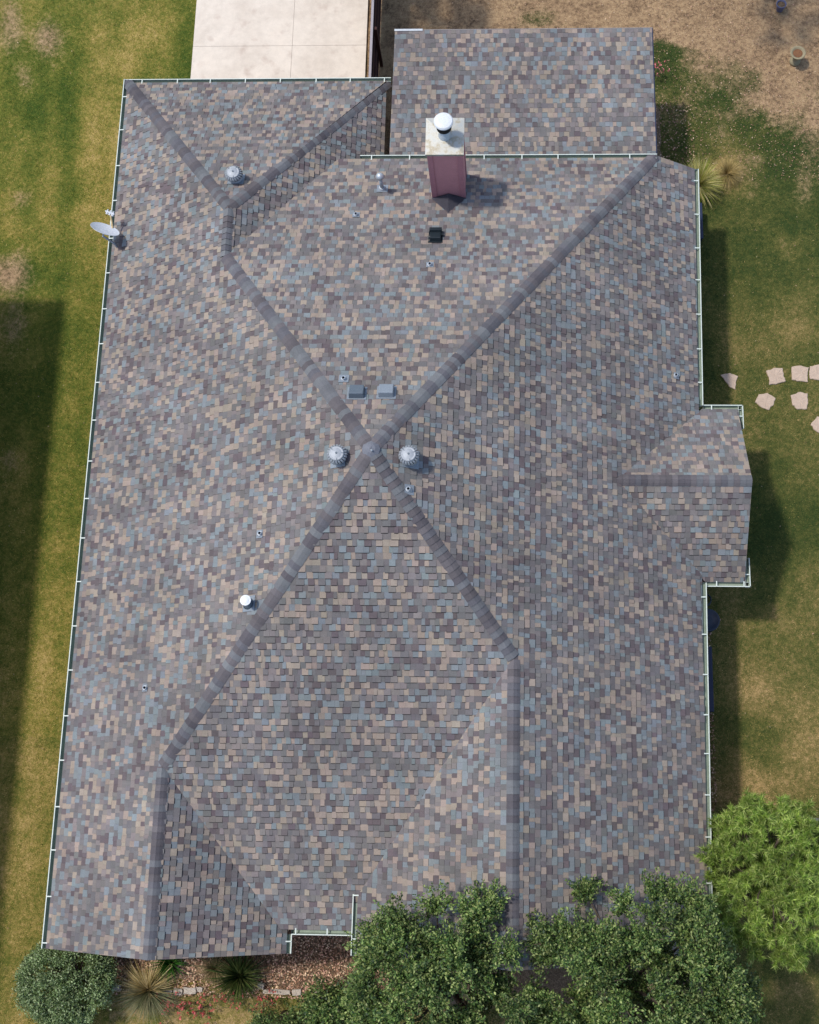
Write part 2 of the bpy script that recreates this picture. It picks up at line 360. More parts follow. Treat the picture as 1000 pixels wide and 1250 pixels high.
def tabcol(r):
    t = r.random(); s = 0
    for w, c in PAL:
        s += w
        if t <= s: break
    k = r.uniform(.9, 1.1) * KALB; return tuple(min(1, x * k * r.uniform(.97, 1.03)) for x in c)
def clip(poly, conv):
    for i in range(len(conv)):
        x0, y0 = conv[i]; x1, y1 = conv[(i + 1) % len(conv)]; out = []
        def d(p): return (x1 - x0) * (p[1] - y0) - (y1 - y0) * (p[0] - x0)
        for k in range(len(poly)):
            p, q = poly[k], poly[(k + 1) % len(poly)]; dp, dq = d(p), d(q)
            if dp >= 0: out.append(p)
            if (dp >= 0) != (dq >= 0): t = dp / (dp - dq); out.append((p[0] + (q[0] - p[0]) * t, p[1] + (q[1] - p[1]) * t))
        poly = out
        if len(poly) < 3: return None
    return poly
def shingle_pieces(f, r):
    """tabs of laminated shingles laid in courses up one roof face"""
    a, gx, gy = f['pl']; g = math.hypot(gx, gy); G = (gx / g, gy / g); cs = 1 / math.sqrt(1 + g * g); Uh = (G[1], -G[0])
    uv = [[(p[0] * Uh[0] + p[1] * Uh[1], (p[0] * G[0] + p[1] * G[1]) / cs) for p in q] for q in f['polys']]
    vmin = min(v for q in uv for _, v in q); vmax = max(v for q in uv for _, v in q)
    uv = [q if sum(q[i][0] * q[(i + 1) % len(q)][1] - q[(i + 1) % len(q)][0] * q[i][1] for i in range(len(q))) > 0 else q[::-1] for q in uv]
    Nn = Vector((-gx, -gy, 1)).normalized(); pieces = []
    def W(u, v, h):
        x = u * Uh[0] + v * cs * G[0]; y = u * Uh[1] + v * cs * G[1]; return Vector((x, y, a + gx * x + gy * y)) + Nn * h
    k = 0
    while vmin + k * EXP < vmax:
        v0 = vmin + k * EXP - .012; v1 = v0 + EXP + .022; k += 1
        lo, hi = 1e9, -1e9
        for q in uv:
            c = clip([(-60, v0), (60, v0), (60, v1), (-60, v1)], q)
            if c: lo = min(lo, min(p[0] for p in c)); hi = max(hi, max(p[0] for p in c))
        if lo > hi: continue
        u = lo - r.uniform(0, .2); proud = r.random() < .5
        while u < hi:
            w = r.choice((.08, .095, .11, .125, .14, .155, .18)); proud = (not proud) if r.random() < .8 else proud; t = r.uniform(.021, .026) if proud else r.uniform(.007, .010)
            c = tabcol(r); jv = r.uniform(-.002, .002)
            for q in uv:
                full = True; rect = [(u, v0 + jv), (u + w - .002, v0 + jv), (u + w - .002, v1), (u, v1)]
                for i in range(len(q)):
                    x0, y0 = q[i]; x1, y1 = q[(i + 1) % len(q)]
                    if any((x1 - x0) * (p[1] - y0) - (y1 - y0) * (p[0] - x0) < 0 for p in rect): full = False; break
                pp = rect if full else clip(rect, q)
                if not pp or len(pp) < 3: continue
                ar = abs(sum(pp[i][0] * pp[(i + 1) % len(pp)][1] - pp[(i + 1) % len(pp)][0] * pp[i][1] for i in range(len(pp)))) / 2
                if ar < 2e-4: continue
                if not full: t = min(t, .007)      # cut flat where it runs under a cap or into a valley
                top = [W(p[0], p[1], .004 + t * (1 - (p[1] - v0) / (v1 - v0))) for p in pp]; bot = [W(p[0], p[1], -.002) for p in pp]
                shade_band = None
                if proud and full:   # dark strip painting in the shadow line below a thick tab
                    shade_band = [W(u + .002, v0 + jv - .019, .0125), W(u + w - .006, v0 + jv - .019, .0125), W(u + w - .006, v0 + jv + .004, .0125), W(u + .002, v0 + jv + .004, .0125)] if k > 1 else None
                pieces.append((top, bot, c, full, ar, shade_band))
            u += w
    return pieces
def emit(b, pc):
    top, bot, c, full, ar, shade_band = pc; n = len(top); b.poly(top, 0, c)
    if shade_band: b.poly(shade_band, 1, (.02, .02, .02))
    for i in range(n - 1 if full else n):
        if full and i == 2: continue
        j = (i + 1) % n; b.poly([bot[i], bot[j], top[j], top[i]], 1, (.02, .02, .02))
    if full: b.poly([bot[3], bot[0], top[0], top[3]], 1, (.02, .02, .02))

house = empty('house', (0, 0, 0), 'large house with hip and gable roof of mottled grey, tan and mauve shingles', 'house')
def deck(f, b, th=.11):
    a, gx, gy = f['pl']
    for q in f['polys']:
        t = [(x, y, a + gx * x + gy * y - .006) for x, y in q]; u = [(x, y, z - th) for x, y, z in t]; b.poly(t); b.poly(u[::-1])
        for i in range(len(q)): b.poly([u[i], u[(i + 1) % len(q)], t[(i + 1) % len(q)], t[i]])
b = MB()
for f in FACES: deck(f, b)
roof = tag(b.build('roof', 'deck', house), 'hip and gable roof laid with mottled laminated shingles')
b = MB(); deck(PATIO, b, .16); proof = tag(b.build('patio_roof', 'deck', house), 'lower nearly flat patio roof with the same shingles')
allp = []
for f in FACES: allp += shingle_pieces(f, rng)
tops = [(i, p) for i, p in enumerate(allp) if p[3]]
def shown(p):
    x, y = pix([tuple(v) for v in p[0]]); return abs(sum(x[i] * y[(i + 1) % 4] - x[(i + 1) % 4] * y[i] for i in range(4)))
sc = sorted(tops, key=lambda t: -shown(t[1]))[:300]; single = {i for i, _ in sc}
for i in sorted(single):
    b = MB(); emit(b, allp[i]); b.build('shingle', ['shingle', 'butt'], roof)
b = MB()
for i, p in enumerate(allp):
    if i not in single: emit(b, p)
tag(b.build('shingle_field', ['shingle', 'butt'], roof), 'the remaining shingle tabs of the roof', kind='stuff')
b = MB()
for p in shingle_pieces(PATIO, rng): emit(b, p)
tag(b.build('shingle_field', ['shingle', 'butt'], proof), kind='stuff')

# hip and ridge caps
CAPS = [lin(108, 107, 112), lin(117, 118, 121), lin(106, 101, 103), lin(124, 126, 128), lin(114, 109, 111), lin(101, 97, 101)]
def cap_line(A, B, fl, fr, wing=.15):
    """caps from the low end A to the high end B of a hip between two faces"""
    A = Vector(A); B = Vector(B); A.z += EAVE; B.z += EAVE; d = (B - A); L = d.length; d.normalize()
    nl = Vector((-FD[fl]['pl'][1], -FD[fl]['pl'][2], 1)).normalized(); nr = Vector((-FD[fr]['pl'][1], -FD[fr]['pl'][2], 1)).normalized()
    def wv(n, o): w = n.cross(d).normalized(); return -w if w.dot(o) > 0 else w
    wl_ = wv(nl, nr); wr = wv(nr, nl); m = (nl + nr).normalized(); ln = .21
    def sec(s, h):
        return [d * s + wl_ * wing + nl * (h * .75), d * s + wl_ * wing * .45 + nl * h + m * .004, d * s + m * (h + .002), d * s + wr * wing * .45 + nr * h + m * .004, d * s + wr * wing + nr * (h * .75)]
    b = MB(); lo = sec(0, .034); hi = sec(ln, .015); un = sec(0, .004); vs = lo + hi + un
    b.mesh(vs, [(i, i + 1, i + 6, i + 5) for i in range(4)], 0); b.mesh(vs, [(10 + i, 11 + i, 1 + i, i) for i in range(4)], 1)
    me = b.data('ridge_cap', ['cap', 'butt']); n = max(1, int(round((L - .12) / .143))); e = (L - .10) / n
    c = rng.choice(CAPS)
    for k in range(n):
        o = bpy.data.objects.new('ridge_cap', me); link(o, roof); o.location = A + d * (e * k)
        c = rng.choice(CAPS)
        q = rng.uniform(.92, 1.10) * KALB * 1.06; o.color = (c[0] * q, c[1] * q, c[2] * q, 1)
cap_line((6.56, YN, ZP - mN * YN), P, 'north', 'east')
cap_line((wx, 5.56, wz), P, 'west', 'north')
cap_line((sx, -6.41, sz), P, 'west', 'south')
cap_line((ex, -4.08, ez), P, 'east', 'south')
cap_line((-7.62, 11.85, .03), (wx, WY, wz), 'west', 'wing_north')
cap_line((-.48, 11.81, -.02), (wx, WY, wz), 'wing_north', 'wing_east')
cap_line((wx, 5.56, wz), (wx, WY, wz), 'west', 'wing_east', .14)
cap_line((sx, YSW, sz), (sx, -6.41, sz), 'west', 'sw_east')
cap_line((ex, YSE, ez), (ex, -4.08, ez), 'se_west', 'east')
cap_line((bx, by, bz), (bi - .1, by, bz), 'bump_north', 'bump_south', .15)
b = MB(); b.lathe([(.20, -.12), (.19, -.06), (.10, .02), (.03, .045), (.012, .06)], 12); o = b.build('peak_cap', 'cap', roof, loc=(0, 0, ZP + EAVE)); o.color = (.14, .145, .165, 1)
b = MB(); b.lathe([(.022, 0), (.022, .05), (.0, .07)], 8); b.build('peak_nail', 'galvanised', roof, loc=(.03, -.06, ZP + EAVE + .03))

# walls, gable ends, fascias
wpoly = [(-7.15, -9.95), (-2.45, -9.95), (-2.45, -9.5), (-.06, -9.5), (-.06, -9.9), (7.0, -9.9), (7.1, -1.45), (8.1, -1.45), (8.1, 2.15), (7.15, 2.15), (7.25, 8.65), (-.95, 8.65), (-.95, 11.3), (-7.15, 11.3)]
b = MB()
for i in range(len(wpoly)):
    (x0, y0), (x1, y1) = wpoly[i], wpoly[(i + 1) % len(wpoly)]; h = 2.78
    b.poly([(x0, y0, -.1), (x1, y1, -.1), (x1, y1, h), (x0, y0, h)])
tag(b.build('wall', 'brick', house), 'red brick outer walls under the eaves')
for (x0, xm, x1, zb0, zm, zb1, y, nm) in ((-7.15, sx, -2.45, .33, sz, .37, -9.95, 0), (-.06, ex, 7.0, .9, ez, .42, -9.9, 0)):
    b = MB(); g = [(x0, 2.5), (x1, 2.5), (x1, zb1 + EAVE - .14), (xm, zm + EAVE - .14), (x0, zb0 + EAVE - .14)]
    fr = [(x, y, z) for x, z in g]; bk = [(x, y + .1, z) for x, z in g]; b.poly(fr); b.poly(bk[::-1])
    for i in range(5): b.poly([fr[i], bk[i], bk[(i + 1) % 5], fr[(i + 1) % 5]])
    b.build('gable_wall', 'brick', house)
b = MB(); g = [(-1.45, 2.5), (2.15, 2.5), (2.15, 2.75), (by, bz + EAVE - .14), (-1.45, 2.75)]
fr = [(8.1, y, z) for y, z in g]; bk = [(8.0, y, z) for y, z in g]; b.poly(fr); b.poly(bk[::-1])
for i in range(5): b.poly([fr[i], bk[i], bk[(i + 1) % 5], fr[(i + 1) % 5]])
b.build('gable_wall', 'brick', house)
def bar(b, A, B, wd, ht, drop=0.0, mi=0, side=None):
    A = Vector(A); B = Vector(B); d = (B - A).normalized(); s = Vector((d.y, -d.x, 0)).normalized() if side is None else Vector(side); u = Vector((0, 0, 1))
    vs = []
    for p in (A, B):
        for (i, j) in ((-.5, -1), (.5, -1), (.5, 0), (-.5, 0)): vs.append(p + s * wd * i + u * (ht * j - drop))
    b.mesh(vs, [(0, 1, 2, 3), (7, 6, 5, 4), (0, 4, 5, 1), (1, 5, 6, 2), (2, 6, 7, 3), (3, 7, 4, 0)], mi)
def E3(x, y, z): return (x, y, z + EAVE)
for A, B in ((E3(-7.57, YSW + .012, .07), E3(sx, YSW + .012, sz)), (E3(sx, YSW + .012, sz), E3(-2.08, YSW + .012, .125)), (E3(-.44, YSE + .012, .65), E3(ex, YSE + .012, ez)), (E3(ex, YSE + .012, ez), E3(xE(YSE), YSE + .012, ZP - mE * xE(YSE))),
             (E3(6.56, YN - .014, .71), E3(xE(9.15), YN - .014, ZP - mE * xE(9.15))), (E3(bx - .014, 2.52, 0), E3(bx - .014, by, bz)), (E3(bx - .014, by, bz), E3(bx - .014, -1.84, 0))):
    b = MB(); bar(b, A, B, .022, .16, .03); b.build('rake_board', 'fascia', house)
b = MB(); bar(b, E3(6.635, 9.1, .44), E3(6.615, 13.13, .35), .02, .2, -.01); b.build('rake_board', 'blue_dark', house)
b = MB(); bar(b, E3(-.315, 13.145, .352), E3(6.62, 13.145, .352), .02, .18, -.01); b.build('rake_board', 'fascia', house)
b = MB(); b.box((-.31, 13.10, 2.962), (.45, 13.16, 2.985)); b.build('drip_edge', 'galvanised', house)
for x, y in ((-.1, 12.9), (3.1, 12.9), (6.4, 12.9)):
    b = MB(); b.box((x - .06, y - .06, 0), (x + .06, y + .06, 2.8)); b.build('patio_post', 'fascia', house)

# gutters with hangers
def gutter(A, B, out, z0=None, hang=1.0, ret=False, first=.35):
    """K-style trough from A to B along a roof edge, out = direction away from the roof"""
    A = Vector(A); B = Vector(B); o = Vector(out); d = (B - A).normalized(); L = (B - A).length; up = Vector((0, 0, 1))
    outer = [(.0, -.012), (.0, -.115), (.075, -.115), (.092, -.07), (.112, -.045), (.116, .002)]
    inner = [(.095, .002), (.095, -.005), (.106, -.005), (.104, -.04), (.086, -.066), (.072, -.108), (.006, -.108), (.006, -.012)]
    prof = outer + inner; n = len(prof); mid = [0] * 7 + [0, 1, 1, 1, 1, 1, 0]
    b = MB(); vs = [A + o * x + up * z for x, z in prof] + [B + o * x + up * z for x, z in prof]
    for i in range(n): b.mesh(vs, [(i, (i + 1) % n, n + (i + 1) % n, n + i)], mid[i])
    for e in (A - d * .001, B + d * .001): b.poly([e + o * x + up * z for x, z in outer])
    g = b.build('gutter', ['gutter_white', 'gutter_trough'], house)
    hb = MB(); bar(hb, o * -.045 + up * .026, o * .112 + up * .009, .026, .008, 0, 0, d); me = hb.data('hanger', 'gutter_white'); s = first
    while s < L - .1:
        h = bpy.data.objects.new('hanger', me); link(h, g); h.location = A + d * s; s += hang * rng.uniform(.93, 1.07)
    return g
zw = mW * RD
gutter(E3(-7.57, YSW + .0, zw), E3(-7.57, 11.9, zw), (-1, 0, 0), hang=1.02, first=.12)
zn = wz - wN * (11.79 - WY)
gutter(E3(-7.68, 11.79, zn), E3(-.40, 11.79, zn), (0, 1, 0), hang=.95, first=.5)
zm = ZP - mN * (YN - RD)
gutter(E3(-1.05, YN - RD, zm), E3(6.60, YN - RD, zm), (0, 1, 0), hang=.95, first=.3)
gutter(E3(xE(9.15), YN, ZP - mE * xE(9.15)), E3(xE(2.62), 2.60, ZP - mE * xE(2.62)), (1, 0, 0), hang=.95)
gutter(E3(xE(-1.9), -1.88, ZP - mE * xE(-1.9)), E3(xE(YSE), YSE, ZP - mE * xE(YSE)), (1, 0, 0), hang=.95)
zb_ = bz - bN * (2.52 - by)
gutter(E3(7.68, 2.52, zb_), E3(bx + .14, 2.52, zb_), (0, 1, 0), hang=.7, first=.2)
gutter(E3(bx + .026, 2.636, zb_), E3(bx + .026, 2.02, zb_), (1, 0, 0), hang=.5, first=.3)
zb2 = bz - bS * (by + 1.84)
gutter(E3(7.60, -1.84, zb2), E3(bx + .14, -1.84, zb2), (0, -1, 0), hang=.7, first=.25)
gutter(E3(bx + .026, -1.956, zb2), E3(bx + .026, -1.25, zb2), (1, 0, 0), hang=.5, first=.3)
zs = ZP - mS * (10 - RD)
gutter(E3(-1.96, -10 + RD, zs), E3(-.56, -10 + RD, zs), (0, -1, 0), hang=.7, first=.1)
gutter(E3(-1.98 - RD, -10.02, sz - sE * (-1.98 - RD - sx)), E3(-1.98 - RD, YSW, sz - sE * (-1.98 - RD - sx)), (1, 0, 0), hang=.3, first=.15)
ze = ez - eW * (ex + .54 - RD)
gutter(E3(-.54 + RD, -9.0, ze), E3(-.54 + RD, YSE - .02, ze), (-1, 0, 0), hang=.95, first=.12)

# chimney: a part of the house
cx0, cx1, cy0, cy1, cz1 = .92, 1.72, 7.57, 8.43, EAVE + 3.58
b = MB(); b.box((cx0, cy0, EAVE + .6), (cx1, cy1, cz1)); chim = tag(b.build('chimney', 'siding', house), 'mauve sided chimney with metal cap and round flue')
for (x0, x1, y0, y1) in ((cx0 - .018, cx0 + .11, cy0 - .018, cy0 + .002), (cx1 - .11, cx1 + .018, cy0 - .018, cy0 + .002), (cx1 - .002, cx1 + .018, cy0 - .0, cy0 + .11), (cx1 - .002, cx1 + .018, cy1 - .11, cy1), (cx0 - .018, cx0 + .002, cy0, cy0 + .11), (cx0 - .018, cx0 + .002, cy1 - .11, cy1), (cx0 - .018, cx0 + .11, cy1 - .002, cy1 + .018), (cx1 - .11, cx1 + .018, cy1 - .002, cy1 + .018)):
    b = MB(); b.box((x0, y0, EAVE + .62), (x1, y1, cz1 - .01)); b.build('corner_trim', 'siding_trim', chim)
b = MB(); b.box((cx0 - .05, cy0 - .05, cz1 - .05), (cx1 + .05, cy1 + .05, cz1 + .018))
cm = ((cx0 + cx1) / 2, (cy0 + cy1) / 2); b.mesh([(cx0 - .05, cy0 - .05, cz1 + .02), (cx1 + .05, cy0 - .05, cz1 + .02), (cx1 + .05, cy1 + .05, cz1 + .02), (cx0 - .05, cy1 + .05, cz1 + .02), (*cm, cz1 + .07)], [(0, 1, 4), (1, 2, 4), (2, 3, 4), (3, 0, 4)])
b.build('chimney_cap', 'cap_pan', chim)
b = MB(); b.lathe([(.155, 0), (.15, .05), (.13, .06), (.13, .36)], 28); b.build('flue', 'galvanised', chim, True, (*cm, cz1 + .03))
b = MB(); b.lathe([(.145, .34), (.175, .36), (.175, .60), (.14, .62)], 28); b.build('flue_screen', 'dark_hole', chim, True, (*cm, cz1 + .03))
b = MB(); b.lathe([(.18, .59), (.225, .60), (.225, .63), (.20, .66), (.12, .675), (.0, .68)], 32, cap=False); b.build('flue_cap', 'white_plastic', chim, False, (*cm, cz1 + .03))
# small cricket roof behind the chimney
czr = EAVE + ZP - mN * cy0
b = MB(); yk = cy0 - .55; czk = EAVE + ZP - mN * yk
pts = [(cx0 - .04, cy0 - .02, czr + .03), (cm[0], cy0 - .02, czr + .27), (cx1 + .04, cy0 - .02, czr + .03), (cm[0], yk, czk + .02)]
b.mesh(pts, [(0, 1, 3), (1, 2, 3), (0, 3, 2, 1)], 0, tuple(c * KALB for c in lin(112, 110, 120))); b.build('cricket', 'shingle', chim)

# ------------------------------------------------------------------ things on the roof
def plane_matrix(f, p):
    a, gx, gy = FD[f]['pl']; n = Vector((-gx, -gy, 1)).normalized(); q = Vector((0, 0, 1)).rotation_difference(n); return Matrix.Translation(p) @ q.to_matrix().to_4x4()
def flashing(b, f, p, s, mi=0):
    b.box((-s, -s, .018), (s, s, .03), mi, plane_matrix(f, p))
def turbine(f, px, py, label):
    # the photo pixel is the head, about 0.32 m above the roof plane
    a, gx, gy = FD[f]['pl']; p = on_plane(px, py, (a + .34, gx, gy)); p = Vector((p.x, p.y, a + gx * p.x + gy * p.y))
    t = empty('turbine_vent', p, label, 'roof vent', 'turbine vents on the roof')
    b = MB(); flashing(b, f, Vector((0, 0, 0)), .20); b.build('flashing', 'vent_grey', t)
    b = MB(); b.lathe([(.155, -.10), (.155, .17)], 24); b.build('neck', 'galvanised_dull', t, True)
    b = MB(); b.lathe([(.12, .15), (.17, .2), (.19, .29), (.15, .37), (.10, .40)], 20); b.build('core', 'vent_slate', t, True)
    head = MB(); nv = 20
    for k in range(nv):
        pr = []
        for j in range(9):
            u = j / 8; th = math.pi * (.14 + .74 * u); r = .225 * math.sin(th) ** .8; z = .29 + .13 * math.cos(th); a0 = 2 * math.pi * k / nv + .35 * (u - .5)
            pr.append((r, z, a0))
        for j in range(8):
            q = []
            for (r, z, a0), dr, da in ((pr[j], 0, 0), (pr[j], -.010, .21), (pr[j + 1], -.010, .21), (pr[j + 1], 0, 0)):
                q.append(((r + dr) * math.cos(a0 + da), (r + dr) * math.sin(a0 + da), z))
            head.poly(q[::-1])
    tag(head.build('vane_ring', 'turbine', t), kind='stuff')
    b = MB(); b.lathe([(.162, .376), (.168, .386), (.135, .404), (.132, .402), (.105, .412), (.0, .424)], 28, cap=False); b.build('top_plate', 'turbine', t, True)
    b = MB()
    for k in range(3): b.box((.02, -.008, .0), (.15, .008, .006), 0, Matrix.Translation((0, 0, .418)) @ Matrix.Rotation(k * 2.094 + rng.random(), 4, 'Z') @ Matrix.Rotation(.12, 4, 'Y'))
    b.lathe([(.022, .415), (.022, .435), (.0, .437)], 12, cap=False); b.build('spoke', 'vent_slate', t)
    return t
turbine('wing_north', 285, 211, 'round metal turbine vent on the small upper left hip face')
turbine('west', 411, 554, 'round metal turbine vent left of the roof peak')
turbine('east', 499, 555, 'round metal turbine vent right of the roof peak')
def stub(f, px, py, label, h=.12, r=.04, fl=.09, tall=False):
    p = on_plane(px, py, FD[f]['pl']); t = empty('vent_pipe', p, label, 'vent pipe', 'small pipe stubs through the roof')
    b = MB(); flashing(b, f, Vector((0, 0, 0)), fl); b.build('flashing', 'vent_grey', t); b = MB(); b.lathe([(r * 2.0, .0), (r * 1.3, .08)], 16); b.build('boot', 'galvanised_dull', t)
    b = MB(); b.lathe([(r, -.05), (r, h), (r * .75, h), (r * .75, h - .05)], 16, cap=False); b.lathe([(r * .75, h - .04), (0, h - .04)], 16, 1, cap=False); b.build('pipe', ['lead', 'dark_hole'], t)
stub('north', 435, 263, 'small pipe stub below the mushroom vent, near the black roof box')
stub('north', 525, 324, 'small pipe stub just below the black roof box')
stub('north', 420, 463, 'small pipe stub with flashing above the left grey box vent', fl=.11)
stub('east', 499, 598, 'small pipe stub below the turbine vent right of the peak', fl=.11)
stub('west', 318, 652, 'small pipe stub on the left slope above the white capped flue', fl=.09)
stub('west', 178, 840, 'small pipe stub low on the left slope near the lower left', fl=.08)
stub('east', 825, 459, 'small pipe stub near the right eave above the small gable', fl=.08)
# mushroom vent and capped flue
p = on_plane(467, 231, FD['north']['pl']); t = empty('flue_vent', p, 'slim grey flue pipe with mushroom cap left of the chimney', 'vent pipe')
b = MB(); flashing(b, 'north', Vector((0, 0, 0)), .14); b.build('flashing', 'vent_grey', t); b = MB(); b.lathe([(.11, 0), (.07, .12)], 18); b.build('boot', 'galvanised_dull', t)
b = MB(); b.lathe([(.05, 0), (.05, .62)], 18); b.build('pipe', 'galvanised_dull', t, True)
b = MB(); b.lathe([(.06, .58), (.10, .61), (.105, .65), (.08, .70), (.04, .73), (0, .735)], 20, cap=False); b.build('cap', 'galvanised', t, True)
p = on_plane(305, 737, FD['west']['pl']); t = empty('flue_vent', p, 'short flue pipe with flat white round cap on the left slope beside a hip', 'vent pipe')
b = MB(); flashing(b, 'west', Vector((0, 0, 0)), .17); b.build('flashing', 'vent_grey', t)
b = MB(); b.lathe([(.16, -.05), (.10, .10), (.085, .12), (.085, .40)], 20); b.build('pipe', 'vent_slate', t, True)
b = MB(); b.lathe([(.09, .40), (.115, .43), (.115, .45), (.07, .455), (.068, .462), (.03, .468), (0, .468)], 24, cap=False); b.build('cap', 'white_plastic', t)
def box_vent(px, py, mat, label, w=.34, l=.30, h=.17, hood=True):
    p = on_plane(px, py, FD['north']['pl']); t = empty('box_vent', p, label, 'roof vent'); m = plane_matrix('north', Vector((0, 0, 0)))
    b = MB(); b.box((-w * .62, -l * .62, .016), (w * .62, l * .62, .026), 0, m); b.build('flashing', mat if mat == 'vent_black' else 'vent_grey', t)
    b = MB(); hw, hl = w / 2, l / 2
    vs = [m @ Vector(v) for v in ((-hw, -hl, .02), (hw, -hl, .02), (hw, hl, .02), (-hw, hl, .02), (-hw * .92, -hl * .92, h), (hw * .92, -hl * .92, h), (hw * .92, hl * .92, h * .9), (-hw * .92, hl * .92, h * .9))]
    b.mesh(vs, [(4, 5, 6, 7), (0, 1, 5, 4), (1, 2, 6, 5), (2, 3, 7, 6), (3, 0, 4, 7)]); o = b.build('hood', mat, t)
    md = o.modifiers.new('bevel', 'BEVEL'); md.width = .018; md.segments = 2
    return t, m
box_vent(436, 481, 'vent_slate', 'dark slate grey box vent, left of the pair above the peak')
box_vent(472, 480, 'vent_grey', 'light grey box vent, right of the pair above the peak')
t, m = box_vent(532, 290, 'vent_black', 'black box vent with raised lip below the chimney', .28, .34, .13)
b = MB(); b.box((-.15, .07, .05), (.15, .18, .17), 0, m); b.box((.14, -.02, .05), (.19, .06, .10), 0, m); b.build('lip', 'vent_black', t)

# satellite dish on the left eave
dc = at(127.5, 282, EAVE + .75)
t = empty('satellite_dish', (-7.5, dc.y - .05, EAVE), 'pale grey satellite dish on the left eave', 'satellite dish')
q = Vector((dc.x + 7.5, .05, .75)); nrm = Vector((.40, .68, .60)).normalized()
rot = nrm.to_track_quat('Z', 'Y').to_matrix().to_4x4(); md = Matrix.Translation(q) @ rot
b = MB(); n = 36; rings = [(0, 0), (.12, .006), (.24, .026), (.33, .05), (.37, .064)]
pr = [(r, z) for r, z in rings[1:]] + [(.372, .058)] + [(r, z - .012) for r, z in reversed(rings[1:-1])]
b.lathe(pr, n, mat=md); b.build('reflector', 'dish', t, False)
lx = md @ Vector((-.02, -.36, .04)); 
best = None
for a in range(0, 360, 10):   # the arm leaves the lower rim of the dish
    v = md @ Vector((.33 * math.cos(math.radians(a)), .33 * math.sin(math.radians(a)), .04))
    if best is None or v.z < best.z: best = v
lnb = at(134.5, 260, EAVE + .78) - Vector(t.location)
b = MB(); b.tube([best, best.lerp(lnb, .5) + Vector((0, 0, -.03)), lnb + Vector((0, -.03, -.02))], .024, 8); b.build('feed_arm', 'dish_arm', t)
b = MB()
for k in (-1, 0, 1):
    c = lnb + Vector((.075 * k, -.03 * k, 0)); mm = Matrix.Translation(c) @ (-nrm).to_track_quat('Z', 'Y').to_matrix().to_4x4()
    b.lathe([(.02, -.07), (.022, -.01), (.034, .03), (.034, .05)], 12, mat=mm)
b.tube([lnb + Vector((-.12, .05, .02)), lnb + Vector((.12, -.05, .02))], .02, 6); b.build('receiver', 'white_plastic', t)
b = MB(); b.tube([q - nrm * .03, q - nrm * .14, Vector((.08, -.10, .35)), Vector((.10, -.12, .08))], .028, 10); b.build('mast', 'galvanised_dull', t)
b = MB(); b.box((.0, -.22, .055), (.2, -.02, .10)); b.build('foot_plate', 'galvanised_dull', t)

# ------------------------------------------------------------------ fences
def fence(name_label, A, B, mat, topmat, h=1.83, rail_side=1):
    A = Vector(A); B = Vector(B); d = (B - A).normalized(); L = (B - A).length; s = Vector((d.y, -d.x, 0)) * rail_side
    t = empty('wooden_fence', A, name_label, 'fence'); ang = math.atan2(d.y, d.x)
    b = MB(); b.box((-.068, -.009, .03), (.068, .009, h)); me = b.data('picket', [mat]); x = .07
    while x < L:
        o = bpy.data.objects.new('picket', me); link(o, t); o.location = d * x + Vector((0, 0, rng.uniform(-.012, .012))); o.rotation_euler.z = ang + rng.uniform(-.03, .03); x += .142
    for z in (.35, .95, 1.55):
        b = MB(); bar(b, s * .03 + Vector((0, 0, z)), d * L + s * .03 + Vector((0, 0, z)), .038, .085); b.build('rail', mat, t)
    b = MB(); bar(b, Vector((0, 0, h + .035)) + s * .01, d * L + s * .01 + Vector((0, 0, h + .035)), .07, .025); b.build('top_rail', topmat, t)
    x = .3
    while x < L:
        b = MB(); q = d * x + s * .095; b.box((q.x - .045, q.y - .045, 0), (q.x + .045, q.y + .045, h - .05)); b.build('post', mat, t); x += 2.4
    return t
fx = at(453, 50, 1.83).x
fence('dark stained wooden privacy fence along the right side of the driveway', (fx, 11.35, 0), (fx, 19.5, 0), 'wood_dark', 'wood_top', rail_side=1)
fence('red brown wooden fence running from the house behind the pine', (7.15, -7.30, 0), (13.5, -7.34, 0), 'fence_red', 'wood_top', rail_side=1)

# ------------------------------------------------------------------ stones
def stone(name, pts, z0, z1, mat, label, cat, group, jag=.02, nz=0.0):
    """flat irregular slab with a slightly domed uneven top"""
    c = Vector((sum(p[0] for p in pts) / len(pts), sum(p[1] for p in pts) / len(pts), 0)); out = []
    for i in range(len(pts)):
        p, q = pts[i], pts[(i + 1) % len(pts)]; m = 4
        for k in range(m): t = k / m; out.append((p[0] + (q[0] - p[0]) * t - c.x + rng.uniform(-jag, jag), p[1] + (q[1] - p[1]) * t - c.y + rng.uniform(-jag, jag)))
    n = len(out); b = MB(); vs = [(x, y, z0) for x, y in out] + [(x, y, z1 - .012 + rng.uniform(-nz, nz)) for x, y in out] + [(x * .92, y * .92, z1 + rng.uniform(-nz, nz)) for x, y in out] + [(x * .5, y * .5, z1 + rng.uniform(-nz, nz) * 2) for x, y in out] + [(0, 0, z1)]
    fs = []
    for r in range(3):
        for k in range(n): fs.append((r * n + k, r * n + (k + 1) % n, (r + 1) * n + (k + 1) % n, (r + 1) * n + k))
    for k in range(n): fs.append((3 * n + k, 3 * n + (k + 1) % n, 4 * n))
    b.mesh(vs, fs); return tag(b.build(name, mat, loc=c), label, cat, group)
def spix(pp): return [tuple(at(x, y, .03))[:2] for x, y in pp][::-1]
G = 'stepping stones in the right lawn'
stone('stepping_stone', spix([(880, 457), (892, 455), (901, 459), (899, 467), (898, 475), (891, 472)]), -.04, .018, 'sandstone', 'pink triangular stepping stone nearest the house, above the small gable', 'stepping stone', G, .012, .004)
